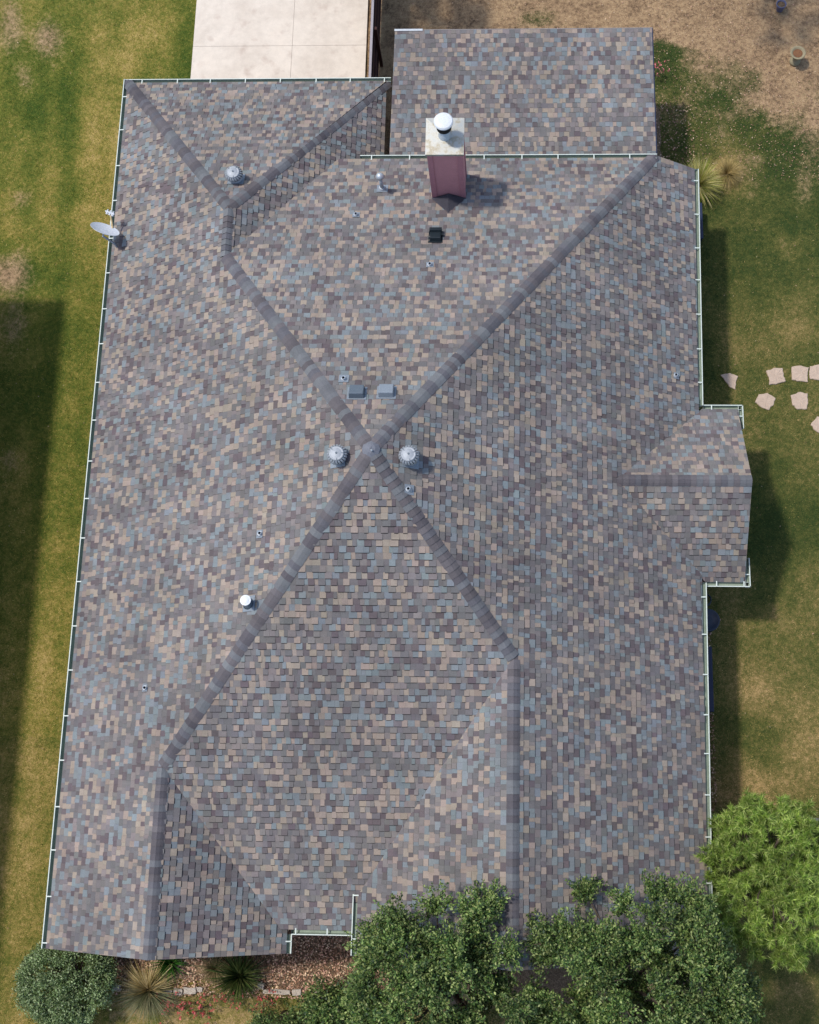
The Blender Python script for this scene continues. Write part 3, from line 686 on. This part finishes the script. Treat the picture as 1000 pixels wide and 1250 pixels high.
stone('stepping_stone', spix([(936, 452), (945, 449), (956, 449), (957, 457), (960, 465), (950, 468), (940, 469), (939, 460)]), -.04, .018, 'sandstone', 'squarish pink stepping stone, second from the house in the upper row', 'stepping stone', G, .012, .004)
stone('stepping_stone', spix([(967, 447), (978, 446), (988, 448), (986, 456), (987, 466), (976, 465), (967, 463)]), -.04, .018, 'sandstone', 'pink stepping stone in the upper row, close against the one at the photo edge', 'stepping stone', G, .012, .004)
stone('stepping_stone', spix([(989.5, 447), (1000, 444), (1012, 448), (1010, 462), (1000, 464), (989.5, 462), (988.5, 455)]), -.04, .018, 'sandstone', 'pink stepping stone cut by the right photo edge, end of the upper row', 'stepping stone', G, .012, .004)
stone('stepping_stone', spix([(922, 490), (927, 481), (937, 479), (947, 486), (944, 494), (939, 500), (930, 497)]), -.04, .018, 'sandstone', 'roundish pink stepping stone in the lower row, nearer the small gable', 'stepping stone', G, .012, .004)
stone('stepping_stone', spix([(966, 482), (977, 478), (986, 480), (987, 490), (985, 499), (974, 499), (968, 494)]), -.04, .018, 'sandstone', 'pink stepping stone in the lower row, right of the roundish one', 'stepping stone', G, .012, .004)
stone('stepping_stone', spix([(990, 517), (998, 508), (1010, 508), (1012, 526), (1000, 528), (994, 524)]), -.04, .018, 'sandstone', 'pink stepping stone lowest of all, at the right photo edge', 'stepping stone', G, .012, .004)
G = 'pale edging stones in front of the bed'
for k, (x0, x1, yc, lb) in enumerate(((198, 211, 1212, 'pale limestone edging block touching the blond fountain grass'), (213, 223, 1210.5, 'small squarish limestone edging block, second right of the fountain grass'), (225, 240, 1209.5, 'limestone edging block in the middle of the left run'), (241, 248, 1207.5, 'smallest limestone edging block at the right end of the left run'),
        (322, 355, 1210.5, 'long pale limestone edging block right of the dark yucca'), (357, 368, 1211, 'short limestone edging block beside the long one'), (384, 411, 1215, 'limestone edging block at the edge of the oak foliage'), (137, 148, 1206, 'grey limestone block between the round bush and the fountain grass'))):
    dy = rng.uniform(3.2, 4.2); stone('edging_stone', spix([(x0, yc - dy), (x1, yc - dy + rng.uniform(-1, 1)), (x1, yc + dy), (x0, yc + dy + rng.uniform(-1, 1))]), -.03, .11, 'limestone', lb, 'edging stone', G, .014, .008)
p = at(319, 1203, .1); stone('edging_stone', [(p.x - .07, p.y - .06), (p.x + .07, p.y - .09), (p.x + .08, p.y + .05), (p.x, p.y + .1), (p.x - .08, p.y + .04)], -.02, .15, 'limestone', 'rounded pale rock resting against the dark yucca', 'rock', None, .012, .01)

# ------------------------------------------------------------------ yard things
p = at(974.5, 64, .44); t = empty('bird_bath', (p.x, p.y, 0), 'round stone bird bath with brown water on bare soil', 'bird bath')
b = MB(); b.lathe([(.15, -.02), (.16, .05), (.10, .09), (.08, .13), (.08, .20), (.09, .26), (.12, .33)], 24); b.build('pedestal', 'cast_stone', t, True)
b = MB(); b.lathe([(.10, .31), (.19, .37), (.225, .43), (.22, .445), (.18, .44), (.145, .41), (.13, .38), (.0, .375)], 36, cap=False); b.build('bowl', 'cast_stone', t, True)
b = MB(); b.lathe([(.137, .405), (.0, .406)], 32, cap=False); b.build('water', 'murky_water', t)
p = at(954, 5, .25); t = empty('garden_pot', (p.x, p.y, 0), 'small blue grey pot on the soil at the top right edge', 'pot')
b = MB(); b.lathe([(.10, 0), (.13, .2), (.15, .24), (.15, .28), (.125, .28), (.11, .2)], 20, cap=False); b.build('body', 'pot_blue', t, True)
b = MB(); b.lathe([(.12, .22), (.0, .23)], 20, cap=False); b.build('soil', 'mulch', t)
p = at(865, 757, .75); t = empty('barrel', (p.x, p.y, 0), 'round dark blue barrel with lid under the right eave', 'barrel')
b = MB(); b.lathe([(.24, 0), (.27, .25), (.28, .45), (.26, .72)], 32); b.build('body', 'blue_plastic', t, True)
b = MB(); b.lathe([(.285, .71), (.29, .75), (.26, .76), (.24, .745), (.05, .76), (.0, .76)], 32, cap=False); b.build('lid', 'blue_plastic', t, True)
p = at(862.5, 731, .3); t = empty('garden_hose', (p.x, p.y, .02), 'small blue garden hose coil beneath the lower gable gutter', 'hose')
b = MB(); b.tube([(.16 * math.cos(a * .3) * (1 - a * .002), .16 * math.sin(a * .3) * (1 - a * .002), .015 + a * .0022) for a in range(100)], .013, 6); b.build('coil', 'blue_plastic', t, True)
def bin_(px0, py0, px1, py1, h, label, nm='storage_bench'):
    A = at(px0, py0, h); B = at(px1, py1, h); x0, x1 = min(A.x, B.x), max(A.x, B.x); y0, y1 = min(A.y, B.y), max(A.y, B.y)
    t = empty(nm, ((x0 + x1) / 2, (y0 + y1) / 2, 0), label, 'storage box'); w, l = (x1 - x0) / 2, (y1 - y0) / 2
    b = MB(); b.box((-w, -l, 0), (w, l, h - .05)); b.build('body', 'blue_dark', t); b = MB(); b.box((-w - .02, -l - .02, h - .05), (w + .02, l + .02, h)); o = b.build('lid', 'blue_dark', t); o.modifiers.new('bevel', 'BEVEL').width = .012
bin_(855, 790, 871, 868, .5, 'long dark blue storage box half hidden under the right eave')
bin_(838, 248, 858, 290, .5, 'dark blue storage box under the eave beside the blond grass')

# neighbouring house left of the photo (its shadow lies on the lawn)
nb = empty('neighbour_house', (-17, -6, 0), 'neighbouring house left of the lawn, outside the photo', 'house')
nh = 4.4; x1 = -9.72 - .44 * nh; y1 = 6.62 + .15 * nh
b = MB(); b.box((x1 - 9 + .5 + 17, -30 + 6, 0), (x1 - .5 + 17, y1 - .5 + 6, nh)); b.build('wall', 'brick_wall_far', nb)
b = MB(); X0, X1, Y0, Y1 = x1 - 9 + 17, x1 + 17, -30.5 + 6, y1 + 6; mx = (X0 + X1) / 2
vs = [(X0, Y0, nh), (X1, Y0, nh), (X1, Y1, nh), (X0, Y1, nh), (mx, Y0 + 4.5, nh + 1.7), (mx, Y1 - 4.5, nh + 1.7)]
b.mesh(vs, [(0, 1, 4), (1, 2, 5, 4), (2, 3, 5), (3, 0, 4, 5), (3, 2, 1, 0)]); b.build('roof', 'neighbour_roof', nb)

# ------------------------------------------------------------------ vegetation
def unit(n, r=nrg):
    v = r.normal(size=(n, 3)); return v / np.linalg.norm(v, axis=1, keepdims=True)
def leaves_mesh(name, C, D, Nn, L, Wd, colr, mat='leaf'):
    """diamond leaves: centre C, long axis D, normal N"""
    S = np.cross(D, Nn); S /= np.linalg.norm(S, axis=1, keepdims=True) + 1e-9; L = L[:, None]; Wd = Wd[:, None]
    fold = np.cross(S, D) * Wd * .25
    V = np.stack([C - D * L / 2, C + S * Wd / 2 + fold, C + D * L / 2, C - S * Wd / 2 + fold], 1).reshape(-1, 3); n = len(C); i = np.arange(n) * 4
    return np_mesh(name, V, np.stack([i, i + 1, i + 2, i + 3], 1), mat, colr, 4)
def grow_limbs(b, base, top, r0, targets, n1=6):
    base = Vector(base); top = Vector(top); mid = base.lerp(top, .5) + Vector((rng.uniform(-.1, .1), rng.uniform(-.1, .1), 0))
    b.tube([base, mid, top], [r0, r0 * .8, r0 * .55], 10)
    for c in targets:
        c = Vector(c); s = base.lerp(top, rng.uniform(.55, 1.0)); m = s.lerp(c, .55) + Vector((rng.uniform(-.15, .15), rng.uniform(-.15, .15), rng.uniform(-.1, .2)))
        b.tube([s, m, c], [r0 * .30, r0 * .2, .012], 6)
def roof_ok(C, gap=.05):
    z = roofz(C[:, 0], C[:, 1]); return (C[:, 2] > z + gap)
def oak(name, px, py, zc, rx, ry, rz, base, label, nclump=60, ntw=24, nlf=42, cols=None, seed=1, lsize=.068, group='oak trees'):
    r = np.random.default_rng(seed); c0 = np.array(at(px, py, zc)) if px is not None else np.array(zc)
    t = empty(name, (base[0], base[1], 0), label, 'tree', group); off = np.array([base[0], base[1], 0])
    # clumps over a lumpy dome, plus some inside
    d = unit(nclump * 4, r); d = d[d[:, 2] > -.35][:nclump]; lump = .78 + .3 * r.random(len(d)); cc = c0 + d * np.array([rx, ry, rz]) * lump[:, None] * .82
    ins = c0 + unit(nclump // 3, r) * np.array([rx, ry, rz]) * .4; cc = np.concatenate([cc, ins]); outd = cc - (c0 - np.array([0, 0, rz * .7])); outd /= np.linalg.norm(outd, axis=1, keepdims=True)
    k = len(cc); tw = unit(k * ntw, r).reshape(k, ntw, 3) * .85 + outd[:, None, :] * .75 + np.array([0, 0, .15]); tw /= np.linalg.norm(tw, axis=2, keepdims=True); tl = r.uniform(.28, .62, (k, ntw, 1))
    s = r.random((k, ntw, nlf, 1)) ** .75; C = cc[:, None, None, :] + tw[:, :, None, :] * tl[:, :, None, :] * (.15 + .85 * s) + r.normal(size=(k, ntw, nlf, 3)) * (.055 * (1.15 - .6 * s))
    base_c = cols[r.integers(0, len(cols), (k, ntw, nlf))]; clm = r.uniform(.7, 1.28, (k, 1, 1, 1)); twm = r.uniform(.85, 1.18, (k, ntw, 1, 1))
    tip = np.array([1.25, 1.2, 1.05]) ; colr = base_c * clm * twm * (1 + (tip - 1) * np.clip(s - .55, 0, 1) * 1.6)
    D = tw[:, :, None, :] * .8 + r.normal(size=C.shape) * .55; C = C.reshape(-1, 3); D = D.reshape(-1, 3); D /= np.linalg.norm(D, axis=1, keepdims=True); colr = colr.reshape(-1, 3)
    N = unit(len(C), r) * .8 + np.array([0, 0, .8]); ok = roof_ok(C, .06); C, D, N, colr = C[ok], D[ok], N[ok], colr[ok]
    L = r.uniform(.7, 1.25, len(C)) * lsize; me = leaves_mesh('crown', C - off, D, N, L, L * r.uniform(.42, .6, len(C)), colr); link(bpy.data.objects.new('crown', me), t)
    b = MB(); good = [tuple(x - off) for x in cc[::3] if roof_ok(x[None, :], .15)[0]]; grow_limbs(b, (0, 0, -.1), tuple(c0 - off + np.array([0, 0, -rz * .35])), .16, good); b.build('trunk', 'bark', t, True)
    b = MB(); kk = 0
    for i in range(0, k, 1):
        if not roof_ok(cc[i][None, :], .25)[0]: continue
        for j in range(0, ntw, 5):
            e = cc[i] + tw[i, j] * tl[i, j] * .95
            if roof_ok(e[None, :], .1)[0]: b.tube([tuple(cc[i] - off), tuple(e - off)], [.012, .005], 4)
    tag(b.build('twigs', 'bark', t), kind='stuff'); return t
OAK = np.array([lin(60, 86, 42), lin(76, 101, 48), lin(93, 116, 58), lin(114, 131, 74), lin(46, 68, 38), lin(132, 144, 90)])
oak('oak_tree', 548, 1205, 5.3, 2.15, 2.05, 1.7, (1.6, -11.9), 'dense dark green oak overhanging the roof left of the pair', 66, 28, 42, OAK, 21)
oak('oak_tree', 772, 1208, 5.2, 2.65, 2.25, 1.7, (5.7, -12.0), 'dense dark green oak overhanging the lower right roof corner', 76, 28, 42, OAK, 22)
oak('leafy_shrub', 408, 1228, .8, .6, .45, .5, tuple(at(410, 1222, .6))[:2], 'leafy green shrub in the front bed left of the oak', 16, 20, 26, OAK, 23, .07, None)
oak('leafy_shrub', 345, 1244, .5, .55, .35, .4, tuple(at(345, 1244, .4))[:2], 'low green shrub at the bottom edge below the pale edging block', 9, 16, 24, OAK * 1.1, 24, .06, None)
# trees north of the photo whose shade falls on the back yard
oak('oak_tree', None, None, (-1.7, 16.6, 5.2), 1.4, 1.3, 1.2, (-2.2, 17.6), 'oak beyond the top edge of the photo beside the driveway', 26, 18, 22, OAK, 25, .11)
oak('oak_tree', None, None, (9.0, 16.7, 5.2), 2.4, 1.5, 1.3, (9.0, 17.6), 'thin oak beyond the top right corner of the photo', 20, 12, 18, OAK, 26, .11)
def pine(px, py, zc, rx, ry, rz, base, label, ncl, seed, cols):
    r = np.random.default_rng(seed); c0 = np.array(at(px, py, zc)); t = empty('pine_tree', (base[0], base[1], 0), label, 'tree', 'pine trees by the right fence'); off = np.array([base[0], base[1], 0])
    d = unit(ncl * 12, r); d = d[d[:, 2] > -.2]; keep = []
    for v in d:
        if all(np.linalg.norm(v - w) > .235 for w in keep): keep.append(v)
        if len(keep) >= ncl: break
    bd = unit(70, r); bd = np.concatenate([bd[bd[:, 2] > -.2][:17], [[0, 0, 1.], [-.45, .2, .87], [.3, -.4, .87]]]); d = np.array([v for v in keep if (bd @ v).max() > .74]); bl = .64 + .46 * np.clip(((d @ bd.T).max(1) - .74) / .26, 0, 1); cc = c0 + d * np.array([rx, ry, rz]) * (bl * r.uniform(.88, 1.08, len(d)))[:, None]; fl = unit(60, r); fl = fl[fl[:, 2] > .1]; cc = np.concatenate([cc, c0 + fl * np.array([rx, ry, rz]) * .40]); k = len(cc); nt, nn = 12, 80
    od = cc - (c0 - np.array([0, 0, rz])); od /= np.linalg.norm(od, axis=1, keepdims=True)
    sd = unit(k * nt, r).reshape(k, nt, 3) * .9 + od[:, None, :] * .55 + np.array([0, 0, .55]); sd /= np.linalg.norm(sd, axis=2, keepdims=True)
    tip = cc[:, None, :] + sd * r.uniform(.22, .42, (k, nt, 1)); s = r.random((k, nt, nn, 1))
    base_p = cc[:, None, None, :] * .0 + (tip[:, :, None, :] - sd[:, :, None, :] * .20 * s)
    nd = unit(k * nt * nn, r).reshape(k, nt, nn, 3) * 1.05 + sd[:, :, None, :] * (.5 + .4 * (1 - s)); nd /= np.linalg.norm(nd, axis=3, keepdims=True); ln = r.uniform(.10, .18, (k, nt, nn, 1))
    B0 = base_p.reshape(-1, 3); B1 = (base_p + nd * ln).reshape(-1, 3); nd = nd.reshape(-1, 3); sdv = np.cross(nd, unit(len(nd), r)); sdv /= np.linalg.norm(sdv, axis=1, keepdims=True) + 1e-9
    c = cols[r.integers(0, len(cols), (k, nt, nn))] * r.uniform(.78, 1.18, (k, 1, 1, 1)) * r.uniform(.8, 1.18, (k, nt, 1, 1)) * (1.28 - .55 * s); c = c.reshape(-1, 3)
    ok = roof_ok(B0, .05) & roof_ok(B1, .05); B0, B1, sdv, c = B0[ok], B1[ok], sdv[ok], c[ok]; w = .009; n = len(B0)
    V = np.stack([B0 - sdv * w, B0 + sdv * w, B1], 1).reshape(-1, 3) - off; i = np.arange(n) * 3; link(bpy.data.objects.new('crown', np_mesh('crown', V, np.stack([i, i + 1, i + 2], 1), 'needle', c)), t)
    b = MB(); grow_limbs(b, (0, 0, -.1), tuple(c0 - off + np.array([0, 0, rz * .3])), .09, [tuple(x - off) for x in cc if roof_ok(x[None, :], .1)[0]]); b.build('trunk', 'bark', t, True)
PINE = np.array([lin(126, 152, 62), lin(108, 136, 52), lin(148, 166, 80), lin(94, 122, 48), lin(166, 178, 104)])
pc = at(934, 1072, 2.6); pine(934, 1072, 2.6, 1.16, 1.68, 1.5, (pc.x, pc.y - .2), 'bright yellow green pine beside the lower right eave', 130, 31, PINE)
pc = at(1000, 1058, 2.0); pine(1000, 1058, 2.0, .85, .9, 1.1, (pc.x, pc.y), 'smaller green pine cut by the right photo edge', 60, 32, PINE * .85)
def bush(px, py, zc, rx, ry, rz, label, n, cols, seed, size=.055):
    r = np.random.default_rng(seed); c0 = np.array(at(px, py, zc)); t = empty('round_bush', (c0[0], c0[1], 0), label, 'bush'); off = np.array([c0[0], c0[1], 0])
    k = 430; d = unit(k * 3, r); d = d[d[:, 2] > -.3][:k]; cc = c0 + d * np.array([rx, ry, rz]) * (r.uniform(.82, 1.0, k) * (.86 + .22 * ((d @ unit(9, r).T).max(1))))[:, None]; per = n // k
    C = cc[:, None, :] + r.normal(size=(k, per, 3)) * .062 + d[:, None, :] * r.uniform(-.12, .07, (k, per, 1)); D = d[:, None, :] + r.normal(size=C.shape) * .8
    c = cols[r.integers(0, len(cols), (k, per))] * r.uniform(.72, 1.22, (k, 1, 1)); C = C.reshape(-1, 3); D = D.reshape(-1, 3); D /= np.linalg.norm(D, axis=1, keepdims=True); c = c.reshape(-1, 3)
    ok = C[:, 2] > .03; C, D, c = C[ok], D[ok], c[ok]; L = r.uniform(.7, 1.3, len(C)) * size; N = unit(len(C), r) + np.array([0, 0, .5])
    link(bpy.data.objects.new('foliage', leaves_mesh('foliage', C - off, D, N, L, L * .5, c)), t)
    b = MB()
    for i in range(0, k, 5): b.tube([(0, 0, .05), tuple((cc[i] - off) * .55 + np.array([0, 0, .1])), tuple(cc[i] - off)], [.02, .012, .005], 5)
    tag(b.build('stems', 'bark', t), kind='stuff'); return t
SAGE = np.array([lin(122, 144, 94), lin(140, 160, 112), lin(102, 124, 74), lin(162, 176, 132), lin(84, 104, 56)])
bush(82, 1196, .85, 1.08, 1.02, .85, 'round grey green bush at the lower left roof corner', 42000, SAGE, 41)
def tuft(name, c, n, L, spread, cols, label, cat='ornamental grass', w=.012, seed=1, droop=.6, group=None, zlift=0.05, colf=None):
    r = np.random.default_rng(seed); c0 = np.array(c); t = empty(name, tuple(c0), label, cat, group); a = r.uniform(0, 2 * np.pi, n); e = r.uniform(.15, 1.25, n) * spread; ll = L * r.uniform(.55, 1.1, n)
    h = np.stack([np.cos(a), np.sin(a), np.zeros(n)], 1); side = np.stack([-np.sin(a), np.cos(a), np.zeros(n)], 1) + r.normal(size=(n, 3)) * .25; seg = 5; pts = []
    for k in range(seg):
        u = k / (seg - 1); ang = np.clip(e * (.55 + droop * u * 1.2), 0, 1.75); step = (ll / (seg - 1))[:, None]
        p = (h * .03 * r.uniform(0, 1, (n, 1)) + np.array([0, 0, zlift])) if k == 0 else pts[-1] + (h * np.sin(ang)[:, None] + np.array([0, 0, 1]) * np.cos(ang)[:, None]) * step
        p = p.copy(); p[:, 2] = np.maximum(p[:, 2], .03); pts.append(p)
    V = []; F = []; wid = w * r.uniform(.6, 1.3, n)[:, None]
    for k in range(seg): f = 1 - (k / (seg - 1)) ** 2 * .9; V += [pts[k] - side * wid * f / 2, pts[k] + side * wid * f / 2]
    V = np.stack(V, 1).reshape(-1, 3); i = np.arange(n) * seg * 2; F = np.concatenate([np.stack([i + 2 * k, i + 2 * k + 1, i + 2 * k + 3, i + 2 * k + 2], 1) for k in range(seg - 1)])
    cc = cols[r.integers(0, len(cols), n)] * r.uniform(.8, 1.2, (n, 1))
    if colf is not None: cc = colf(a, cc, r)
    cc = np.tile(cc, (seg - 1, 1)); W = V + c0; bad = None
    link(bpy.data.objects.new('blades', np_mesh('blades', V, F, 'blade', cc, 4)), t); b = MB(); b.lathe([(.05, -.02), (.06, .04), (.03, .09)], 8); b.build('crown_base', 'bark', t); return t
BLOND = np.array([lin(190, 168, 116), lin(206, 186, 138), lin(170, 148, 96), lin(150, 134, 84)]); GREY = np.array([lin(120, 122, 90), lin(98, 106, 72), lin(140, 136, 104)]); DG = np.array([lin(52, 70, 30), lin(70, 88, 40), lin(40, 56, 26), lin(94, 98, 54)])
def twotone(a, c, r): g = GREY[r.integers(0, len(GREY), len(a))]; low = (np.sin(a) < .05 + .3 * r.normal(size=len(a)))[:, None]; return np.where(low, g, c)
p = at(180, 1210, .25); tuft('fountain_grass', (p.x, p.y, 0), 900, .95, 1.15, BLOND, 'blond and grey green fountain grass between the round bush and the edging stones', w=.014, seed=51, colf=twotone)
p = at(292, 1192, .2); tuft('yucca', (p.x, p.y, 0), 620, .95, 1.1, DG, 'dark green spiky yucca in the middle of the front bed', 'yucca', w=.02, seed=52, droop=.45)
p = at(206, 1176, .2); tuft('sago_plant', (p.x, p.y, 0), 220, .62, 1.2, np.array([lin(50, 92, 30), lin(66, 110, 40), lin(38, 72, 24)]), 'bright green spiky plant tucked under the gable tip', 'plant', w=.022, seed=53, droop=.35)
p = at(262, 1182, .15); tuft('fountain_grass', (p.x, p.y, 0), 420, .6, 1.2, np.array([lin(126, 112, 80), lin(104, 98, 62), lin(150, 132, 96)]), 'faded brown grass clump left of the dark yucca', w=.012, seed=54)
p = at(853, 222, .3); tuft('fountain_grass', (p.x, p.y, 0), 1700, .85, 1.15, np.array([lin(150, 152, 70), lin(190, 178, 110), lin(206, 190, 140), lin(118, 134, 46)]), 'yellow green and blond fountain grass at the back right roof corner', w=.010, seed=55)
p = at(888, 212, .1); tuft('dry_grass_clump', (p.x, p.y, 0), 1500, .5, 1.7, np.array([lin(164, 142, 88), lin(140, 122, 72), lin(178, 156, 106)]), 'flattened straw coloured grass right of the back corner fountain grass', w=.008, seed=56, droop=.9)
def flowering(px, py, z, n, rad, hgt, fcol, label, seed, dens=60):
    r = np.random.default_rng(seed); c0 = np.array(at(px, py, z)); c0[2] = 0; t = empty('flowering_plant', tuple(c0), label, 'flowering plant', 'red flowering plants' if py > 600 else None)
    C = np.stack([r.normal(size=n) * rad, r.normal(size=n) * rad * .7, r.uniform(.1, hgt, n)], 1); m = n * 10
    Lc = C[r.integers(0, n, m)] * np.array([1, 1, .75]) + r.normal(size=(m, 3)) * .05; Lc[:, 2] = np.maximum(Lc[:, 2], .04)
    lc = np.array([lin(84, 104, 52), lin(108, 116, 66), lin(66, 86, 42), lin(130, 116, 80)])[r.integers(0, 4, m)]; D = unit(m, r); link(bpy.data.objects.new('foliage', leaves_mesh('foliage', Lc, D, unit(m, r) + np.array([0, 0, 1.]), r.uniform(.03, .06, m), r.uniform(.015, .03, m), lc)), t)['kind'] = 'stuff'
    q = n * 7; Fc = np.repeat(C, 7, 0) + r.normal(size=(q, 3)) * .022 + np.array([0, 0, .05]); fc = np.array(fcol)[r.integers(0, len(fcol), q)] * r.uniform(.8, 1.15, (q, 1)); link(bpy.data.objects.new('flowers', leaves_mesh('flowers', Fc, unit(q, r), unit(q, r) + np.array([0, 0, 1.]), r.uniform(.035, .06, q), r.uniform(.03, .05, q), fc)), t)['kind'] = 'stuff'
    b = MB()
    for k in range(0, n, 2): b.tube([(C[k][0] * .4, C[k][1] * .4, 0), tuple(C[k])], [.005, .003], 4)
    tag(b.build('stems', 'bark', t), kind='stuff')
RED = [lin(196, 92, 88), lin(206, 112, 106), lin(180, 76, 74)]
flowering(212, 1226, .3, 26, .24, .35, RED, 'red flowering plant right below the blond fountain grass', 61)
flowering(250, 1234, .3, 26, .26, .35, RED, 'red flowering plant below the left run of edging stones', 62)
flowering(275, 1222, .3, 16, .16, .35, RED, 'small red flowering plant just left of the dark yucca tips', 63)
flowering(325, 1224, .3, 18, .2, .35, RED, 'red flowering plant below the long edging block', 64)
flowering(805, 76, .6, 16, .16, .6, [lin(226, 140, 140), lin(214, 110, 120), lin(120, 104, 60)], 'pink flowering shrub at the right edge of the patio roof', 65)

# stuff on the ground: short grass, leaf litter
def litter(name, n, box, cols, label, size=(.03, .075), z=.03, seed=71, poly=None):
    r = np.random.default_rng(seed); x = r.uniform(box[0], box[1], n); y = r.uniform(box[2], box[3], n); C = np.stack([x, y, z + r.uniform(0, .03, n)], 1)
    a = r.uniform(0, 2 * np.pi, n); D = np.stack([np.cos(a), np.sin(a), r.normal(size=n) * .35], 1); D /= np.linalg.norm(D, axis=1, keepdims=True); N = np.array([0, 0, 1.]) + r.normal(size=(n, 3)) * .45
    c = cols[r.integers(0, len(cols), n)] * r.uniform(.7, 1.2, (n, 1)); L = r.uniform(*size, n); tag(link(bpy.data.objects.new(name, leaves_mesh(name, C, D, N, L, L * r.uniform(.4, .7, n), c, 'litter'))), label, 'leaves', kind='stuff')
LIT = np.array([lin(200, 168, 136), lin(178, 138, 110), lin(148, 112, 88), lin(214, 186, 156), lin(122, 92, 72), lin(202, 158, 138), lin(98, 76, 62)])
litter('leaf_litter', 15000, (-6.8, 1.0, -11.75, -9.9), LIT, 'fallen brown and tan leaves on the front bed')
litter('leaf_litter', 1800, (7.4, 8.1, -9.0, -2.0), LIT * .8, 'fallen leaves on the strip under the right eave', seed=72)
litter('leaf_litter', 1500, (7.0, 8.1, 2.7, 12.8), LIT * .8, 'fallen leaves along the back right corner strip', seed=73)
litter('leaf_litter', 5200, (6.8, 13.0, 10.2, 17.0), LIT * .75, 'scattered dead leaves on the bare back yard soil', (.02, .05), .0, 74)
litter('leaf_litter', 1300, (-.6, 7.0, 13.4, 17.0), LIT * .75, 'scattered dead leaves on the soil behind the patio roof', (.02, .05), .0, 75)
litter('leaf_litter', 260, (-12.5, -7.8, -12.5, 17.0), LIT * .8, 'a few fallen leaves on the left lawn', (.02, .045), .01, 76)
litter('leaf_litter', 320, (7.9, 12.0, -12.0, 11.0), LIT * .85, 'a few fallen leaves on the right lawn', (.02, .045), .01, 77)
def lawn_grass():
    r = np.random.default_rng(81); n = 330000; x = r.uniform(-13.2, 12.6, n); y = r.uniform(-13.2, 17.2, n)
    keep = ~((x > -6.7) & (x < 6.6) & (y > -9.6) & (y < 11.6)); keep &= ~((x > xl[0] - .02) & (x < fx + .1) & (y > 10.5)); keep &= ~((x > -6.95) & (x < 7.3) & (y > -11.55) & (y < -9)); keep &= ~((x > -.4) & (x < 6.6) & (y > 8) & (y < 13.0))
    x, y = x[keep], y[keep]; px, py = pix(np.stack([x, y, np.zeros_like(x)], 1)); vis = (px > -40) & (px < 1040) & (py > -40) & (py < 1290); x, y, px, py = x[vis], y[vis], px[vis], py[vis]
    d, dr, ri = zones(px, py, x, y); nn = fbm(x + 30, y + 30, 5.0, 8, 3); keep = (r.random(len(x)) < 1.1 - 1.5 * np.clip(d + (nn - .5) * .8 - .15, 0, 1)); x, y, d, dr, ri, nn = x[keep], y[keep], d[keep], dr[keep], ri[keep], nn[keep]
    n = len(x); z0 = (fbm(x + 50, y + 50, .8, 9) - .5) * .05 - .035
    f = np.clip(dr + (nn - .5) * .7 + r.normal(size=n) * .20, 0, 1)
    stops = np.array([.05, .4, .68, .98]); ga = np.array([lin(74, 100, 32), lin(120, 126, 46), lin(166, 150, 72), lin(202, 178, 116)]); gb = np.array([lin(62, 82, 40), lin(102, 106, 54), lin(144, 130, 78), lin(194, 166, 116)])
    ca = np.stack([np.interp(f, stops, ga[:, k]) for k in range(3)], 1); cb = np.stack([np.interp(f, stops, gb[:, k]) for k in range(3)], 1); c = ca * (1 - ri[:, None]) + cb * ri[:, None]; c *= r.uniform(.65, 1.3, (n, 1))
    Vs = []; Cs = []
    for k in range(2):
        a = r.uniform(0, 2 * np.pi, n); tl = r.uniform(.3, 1.35, n); L = r.uniform(.035, .075, n); h = np.stack([np.cos(a) * np.sin(tl), np.sin(a) * np.sin(tl), np.cos(tl)], 1) * L[:, None]; s = np.stack([-np.sin(a), np.cos(a), np.zeros(n)], 1) * r.uniform(.004, .008, (n, 1))
        o = np.stack([x + r.normal(size=n) * .015, y + r.normal(size=n) * .015, z0], 1); Vs.append(np.stack([o - s, o + s, o + h], 1)); Cs.append(c * r.uniform(.85, 1.15, (n, 1)))
    V = np.concatenate(Vs).reshape(-1, 3); c = np.concatenate(Cs); i = np.arange(len(V) // 3) * 3
    tag(link(bpy.data.objects.new('grass', np_mesh('grass', V, np.stack([i, i + 1, i + 2], 1), 'blade', c))), 'short mown grass of the lawns around the house', 'grass', kind='stuff')
lawn_grass()
